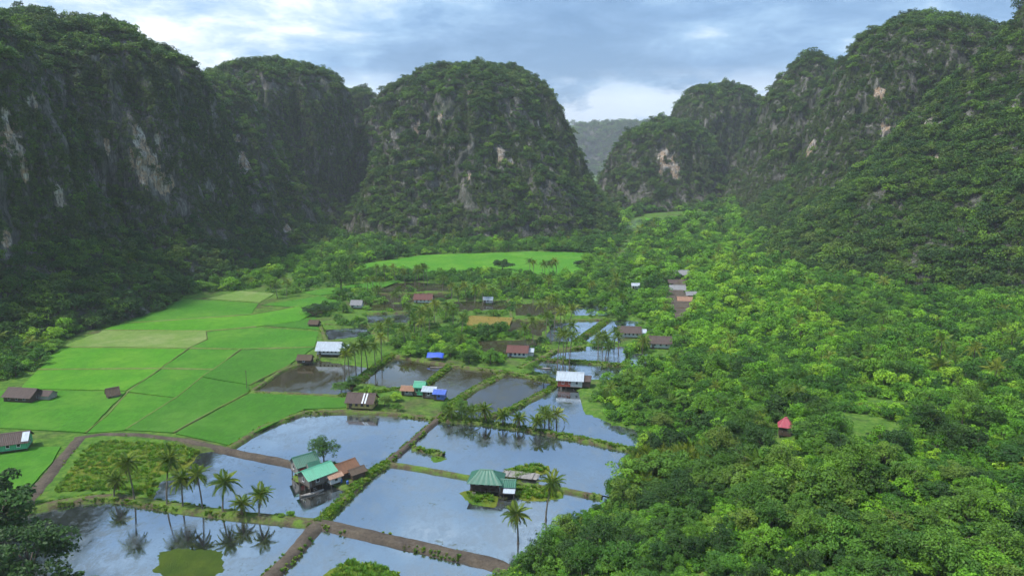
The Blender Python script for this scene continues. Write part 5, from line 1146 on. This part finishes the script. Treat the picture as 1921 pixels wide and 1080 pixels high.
def in_view(x, y, z, pad=90):
    px, py, fw = to_px(P3(x, y, z)); return (px > -pad) & (px < 1921 + pad) & (py < 1080 + pad*1.6) & (fw > 5)
def candidates():
    out = []
    for step, ya, yb in ((3.0, 60, 190), (3.5, 190, 330), (4.9, 330, 620), (7.5, 620, 1100)):
        x, y = jitter_grid(-330, 620, ya, yb, step)
        s = x - np.interp(y, EDGE[:, 1], EDGE[:, 0])
        reg = np.where(s > 1.0, 0, np.where(inside(GROVE, x, y), 1, np.where(inside(LEFTW, x, y), 2, -1)))
        reg = np.where((y > 620) & (reg == -1) & (x > -40), 0, reg); reg = np.where((y > 440) & (reg == -1), 2, reg)
        ok = (reg >= 0); x, y, reg = x[ok], y[ok], reg[ok]
        z = ground_z(x, y, False); ok = in_view(x, y, z + 4) & mask_free(x, y); x, y, z, reg = x[ok], y[ok], z[ok], reg[ok]
        keep = np.ones(len(x), bool)
        g = reg == 1; keep[g] = (rng.random(g.sum()) < np.where(in_thicket(x[g], y[g]), 0.85, 0.13)) & clear_of_water(x[g], y[g])
        g = reg != 1; keep[g] = clear_of_water(x[g], y[g], (2.5, 5.0))
        x, y, z, reg = x[keep], y[keep], z[keep], reg[keep]
        r = (step + 0.5)*np.interp(rng.random(len(x))**1.6, [0, 1], [0.28, 0.95])*np.where(reg == 1, 0.75, 1.0)*(1 + 0.25*fbm(P3(x/30, y/30), 2, 88))
        out.append(np.c_[x, y, z, r, reg])
    a = np.concatenate(out); good = []
    for q in a:
        o = Vector((q[0], q[1], 600)); hit = any((lambda w: w[0] is not None and w[0].z > q[2] + 2)(b.ray_cast(o, Vector((0, 0, -1)))) for b in BV.values())
        if not hit: good.append(q)
    return np.array(good)
TR = candidates(); print('valley trees', len(TR))
NIPA_AREA = px_poly([(1150, 862), (1195, 830), (1260, 822), (1330, 838), (1345, 872), (1290, 900), (1215, 895)], 6.0)
isn = inside(NIPA_AREA, TR[:, 0], TR[:, 1]); NIPA = TR[isn]; TR = TR[~isn]
order = np.argsort(-TR[:, 3]/np.hypot(TR[:, 0], TR[:, 1])*np.where(in_view(TR[:, 0], TR[:, 1], TR[:, 2] + 3, 10), 1, 0.01))
TR = TR[order]; NI = 270
def where_phrase(x, y, reg):
    px, py, _ = to_px(np.array([x, y, 4.0]))
    if reg == 1: return 'among the far ponds'
    if reg == 2: return 'at the left forest edge'
    if px < 1180: return 'on the bottom centre bank'
    if py > 930: return 'on the lower central jungle edge' if px < 1480 else 'in the bottom right jungle'
    if py > 800: return 'below the nipa thicket' if px < 1480 else 'on the middle right slope'
    return 'just right of the ponds' if px < 1480 else 'on the upper right slope'
PLAN = []
for q in TR[:NI]:
    pv = fbm(np.array([[q[0]/18, q[1]/18, 0]]), 2, 91)[0]; hue = int(np.clip(2.0 + 2.6*pv + rng.normal()*1.2, 0, 5)); hue = 2 if hue == 3 and rng.random() < 0.5 else hue; hue = 4 if hue == 5 and rng.random() < 0.6 else hue
    PLAN.append((q, hue, where_phrase(q[0], q[1], q[4])))
FAM = {}
for k, (q, hue, w) in enumerate(PLAN): FAM.setdefault((hue, w), []).append((float(to_px(np.array([q[0], q[1], 4.0]))[0]), k))
RANK = {}
for fam in FAM.values():
    for i, (_, k) in enumerate(sorted(fam)): RANK[k] = '' if len(fam) == 1 else (', leftmost of its colour' if i == 0 else (', rightmost of its colour' if i == len(fam) - 1 else f', {ORD[min(i, len(ORD) - 1)]} of its colour from left'))
for k, (q, hue, w) in enumerate(PLAN):
    tree((q[0], q[1], q[2] - 0.1), q[3], int(rng.integers(0, 8)), hue, f'{HUES[hue][0]} tree {w}{RANK[k]}', f'{HUES[hue][0]} trees {w}', rng.uniform(0.72, 1.45))
for k in range(5):     # palms and big-leaved plants mixed into the valley forest
    me = palm_crown_mesh(260 + k, 16, 'mixed', k > 2, 9); tv, tf = tube([(0, 0, -1.6), (0.05, 0, -0.8), (0, 0, 0)], [0.06, 0.045, 0.04], 5)
    n_ = len(me.vertices); v = np.zeros(n_*3, np.float32); me.vertices.foreach_get('co', v); v = v.reshape(-1, 3); f = np.array([list(p.vertices) for p in me.polygons]); t = np.zeros(len(f), np.float32); me.attributes['tint'].data.foreach_get('value', t)
    dz = np.array([0, 0, 0.0 if k > 2 else 1.5]); proto('valley_tree', f'valley_tree_zz{k}', merged(f'valley_tree_zz{k}', v*(1.2 if k > 2 else 1.0) + dz, f, t, 'palm_leaf', tv*(0.2 if k > 2 else 1) + dz, tf))
def species(x, y, nv):
    # stands of pale young growth, thickest on the open slope right of the hamlet
    px, py, _ = to_px(P3(x, y, 3.0)); stand = 0.9*np.exp(-((px - 1400)/130)**2 - ((py - 585)/65)**2) + 0.35*np.exp(-((px - 1330)/150)**2 - ((py - 480)/60)**2)
    pr = np.clip(0.30 + 1.2*stand + 0.45*fbm(P3(x/30, y/30), 3, 95), 0.03, 0.9)
    out = rng.integers(0, nv, len(x)) + np.where(rng.random(len(x)) < pr, nv, 0)
    return np.where((rng.random(len(x)) < 0.13) & (nv == 8), 16 + rng.integers(0, 5, len(x)), out)
q = TR[NI:]; n = len(q)
scatter_object('valley_forest', 'mass of green trees filling the valley floor beyond the nearest ones', 'forest', 'valley_tree', np.c_[q[:, 0], q[:, 1], q[:, 2] - 0.2], np.c_[np.zeros(n), np.zeros(n), rng.uniform(-3, 3, n)], np.c_[q[:, 3], q[:, 3], q[:, 3]*rng.uniform(0.65, 1.4, n)], species(q[:, 0], q[:, 1], 8))
NIPA = NIPA[np.argsort(to_px(NIPA[:, :3])[0])]
for rk, q in enumerate(NIPA):
    o = empty('nipa_palm', (q[0], q[1], q[2] - 0.3), rng.uniform(-3, 3)); tag(o, 'upright nipa palm in the thicket right of the ponds, ' + (ORD[rk] if rk == 0 else ORD[min(rk, 38)] + ' from the left'), 'palm', 'nipa palms in the thicket right of the ponds')
    link('fronds', NIPAS[int(rng.integers(0, 4))], o, (0, 0, 0), (0, 0, 0), (rng.uniform(4.2, 6.2),)*3)
    v, f = tube([(0, 0, -0.4), (0, 0, 0.2), (0.05, 0, 0.5)], [0.4, 0.35, 0.2], 7); link('stump', mesh_np('stump', v, f, [MAT['bark']], True), o)
# undergrowth
def undergrowth():
    P = []
    for step, ya, yb in ((2.1, 60, 175), (2.9, 175, 330), (4.5, 330, 600)):
        x, y = jitter_grid(-300, 420, ya, yb, step); s = x - np.interp(y, EDGE[:, 1], EDGE[:, 0])
        reg = (s > -1.5) | (inside(GROVE, x, y) & (in_thicket(x, y) | (rng.random(len(x)) < 0.25))) | inside(LEFTW, x, y); x, y = x[reg], y[reg]; z = ground_z(x, y, False)
        ok = in_view(x, y, z, 40) & mask_free(x, y, 0.3); x, y, z = x[ok], y[ok], z[ok]
        P.append(np.c_[x, y, z, step*rng.uniform(0.42, 0.85, len(x))])
    a = np.concatenate(P); n = len(a); print('undergrowth', n)
    scatter_object('undergrowth', 'dense green undergrowth between the valley trees', 'undergrowth', 'shrub', a[:, :3] - np.array([0, 0, 0.1]), np.c_[np.zeros((n, 2)), rng.uniform(-3, 3, n)], np.c_[a[:, 3], a[:, 3], a[:, 3]*rng.uniform(0.7, 1.2, n)], species(a[:, 0], a[:, 1], 5))
undergrowth()
g = np.array(GRASS); n = len(g); print('tufts', n)
scatter_object('bank_grass', 'tufts of grass growing along the dikes and shoals', 'grass', 'tuft', g[:, :3], np.c_[np.zeros((n, 2)), rng.uniform(-3, 3, n)], np.c_[g[:, 3]*1.2, g[:, 3]*1.2, g[:, 3]], rng.integers(0, 100, n))

# ------------------------------------------------------------------ humid air
def haze():
    t = NT('haze_air'); v = t.n.new('ShaderNodeVolumePrincipled'); v.inputs['Color'].default_value = (0.88, 0.93, 1.0, 1); v.inputs['Density'].default_value = 0.00013; v.inputs['Anisotropy'].default_value = 0.0
    t.l.new(v.outputs[0], t.out.inputs['Volume'])
    o = link('haze', mesh_np('haze', box_v(-7500, 7500, -3000, 11000, -80, 385), BOX_F, [MAT['haze_air']])); tag(o, 'thin bluish haze hanging in the valley', None, None, 'stuff')
haze()

def smoke():
    t = NT('smoke_air'); v = t.n.new('ShaderNodeVolumePrincipled'); v.inputs['Color'].default_value = (0.8, 0.84, 0.9, 1); v.inputs['Density'].default_value = 0.012
    t.l.new(v.outputs[0], t.out.inputs['Volume'])
    n, m = 28, 16; th = np.linspace(0, 2*np.pi, n, endpoint=False); ph = np.linspace(0.02, np.pi - 0.02, m); T, P = np.meshgrid(th, ph, indexing='ij')
    d = np.stack([np.sin(P)*np.cos(T), np.sin(P)*np.sin(T), np.cos(P)], -1); r = 1 + 0.55*fbm(d*1.7 + 3, 3, 15); V = d*r[..., None]*np.array([7.0, 7.0, 6.0]); V[..., 0] += V[..., 2]*0.4
    i = np.arange(n*m).reshape(n, m); j = np.roll(i, -1, 0); f = np.stack([i[:, :-1], i[:, 1:], j[:, 1:], j[:, :-1]], -1).reshape(-1, 4); F = f.tolist() + [list(i[::-1, 0])] + [list(i[:, -1])]
    p = G(1192, 432, 9.0); o = link('smoke', mesh_np('smoke', V.reshape(-1, 3), F, [MAT['smoke_air']], True), None, (p[0], p[1], 15.0)); tag(o, 'thin grey smoke drifting at the right foot of the central dome', None, None, 'stuff')
smoke()
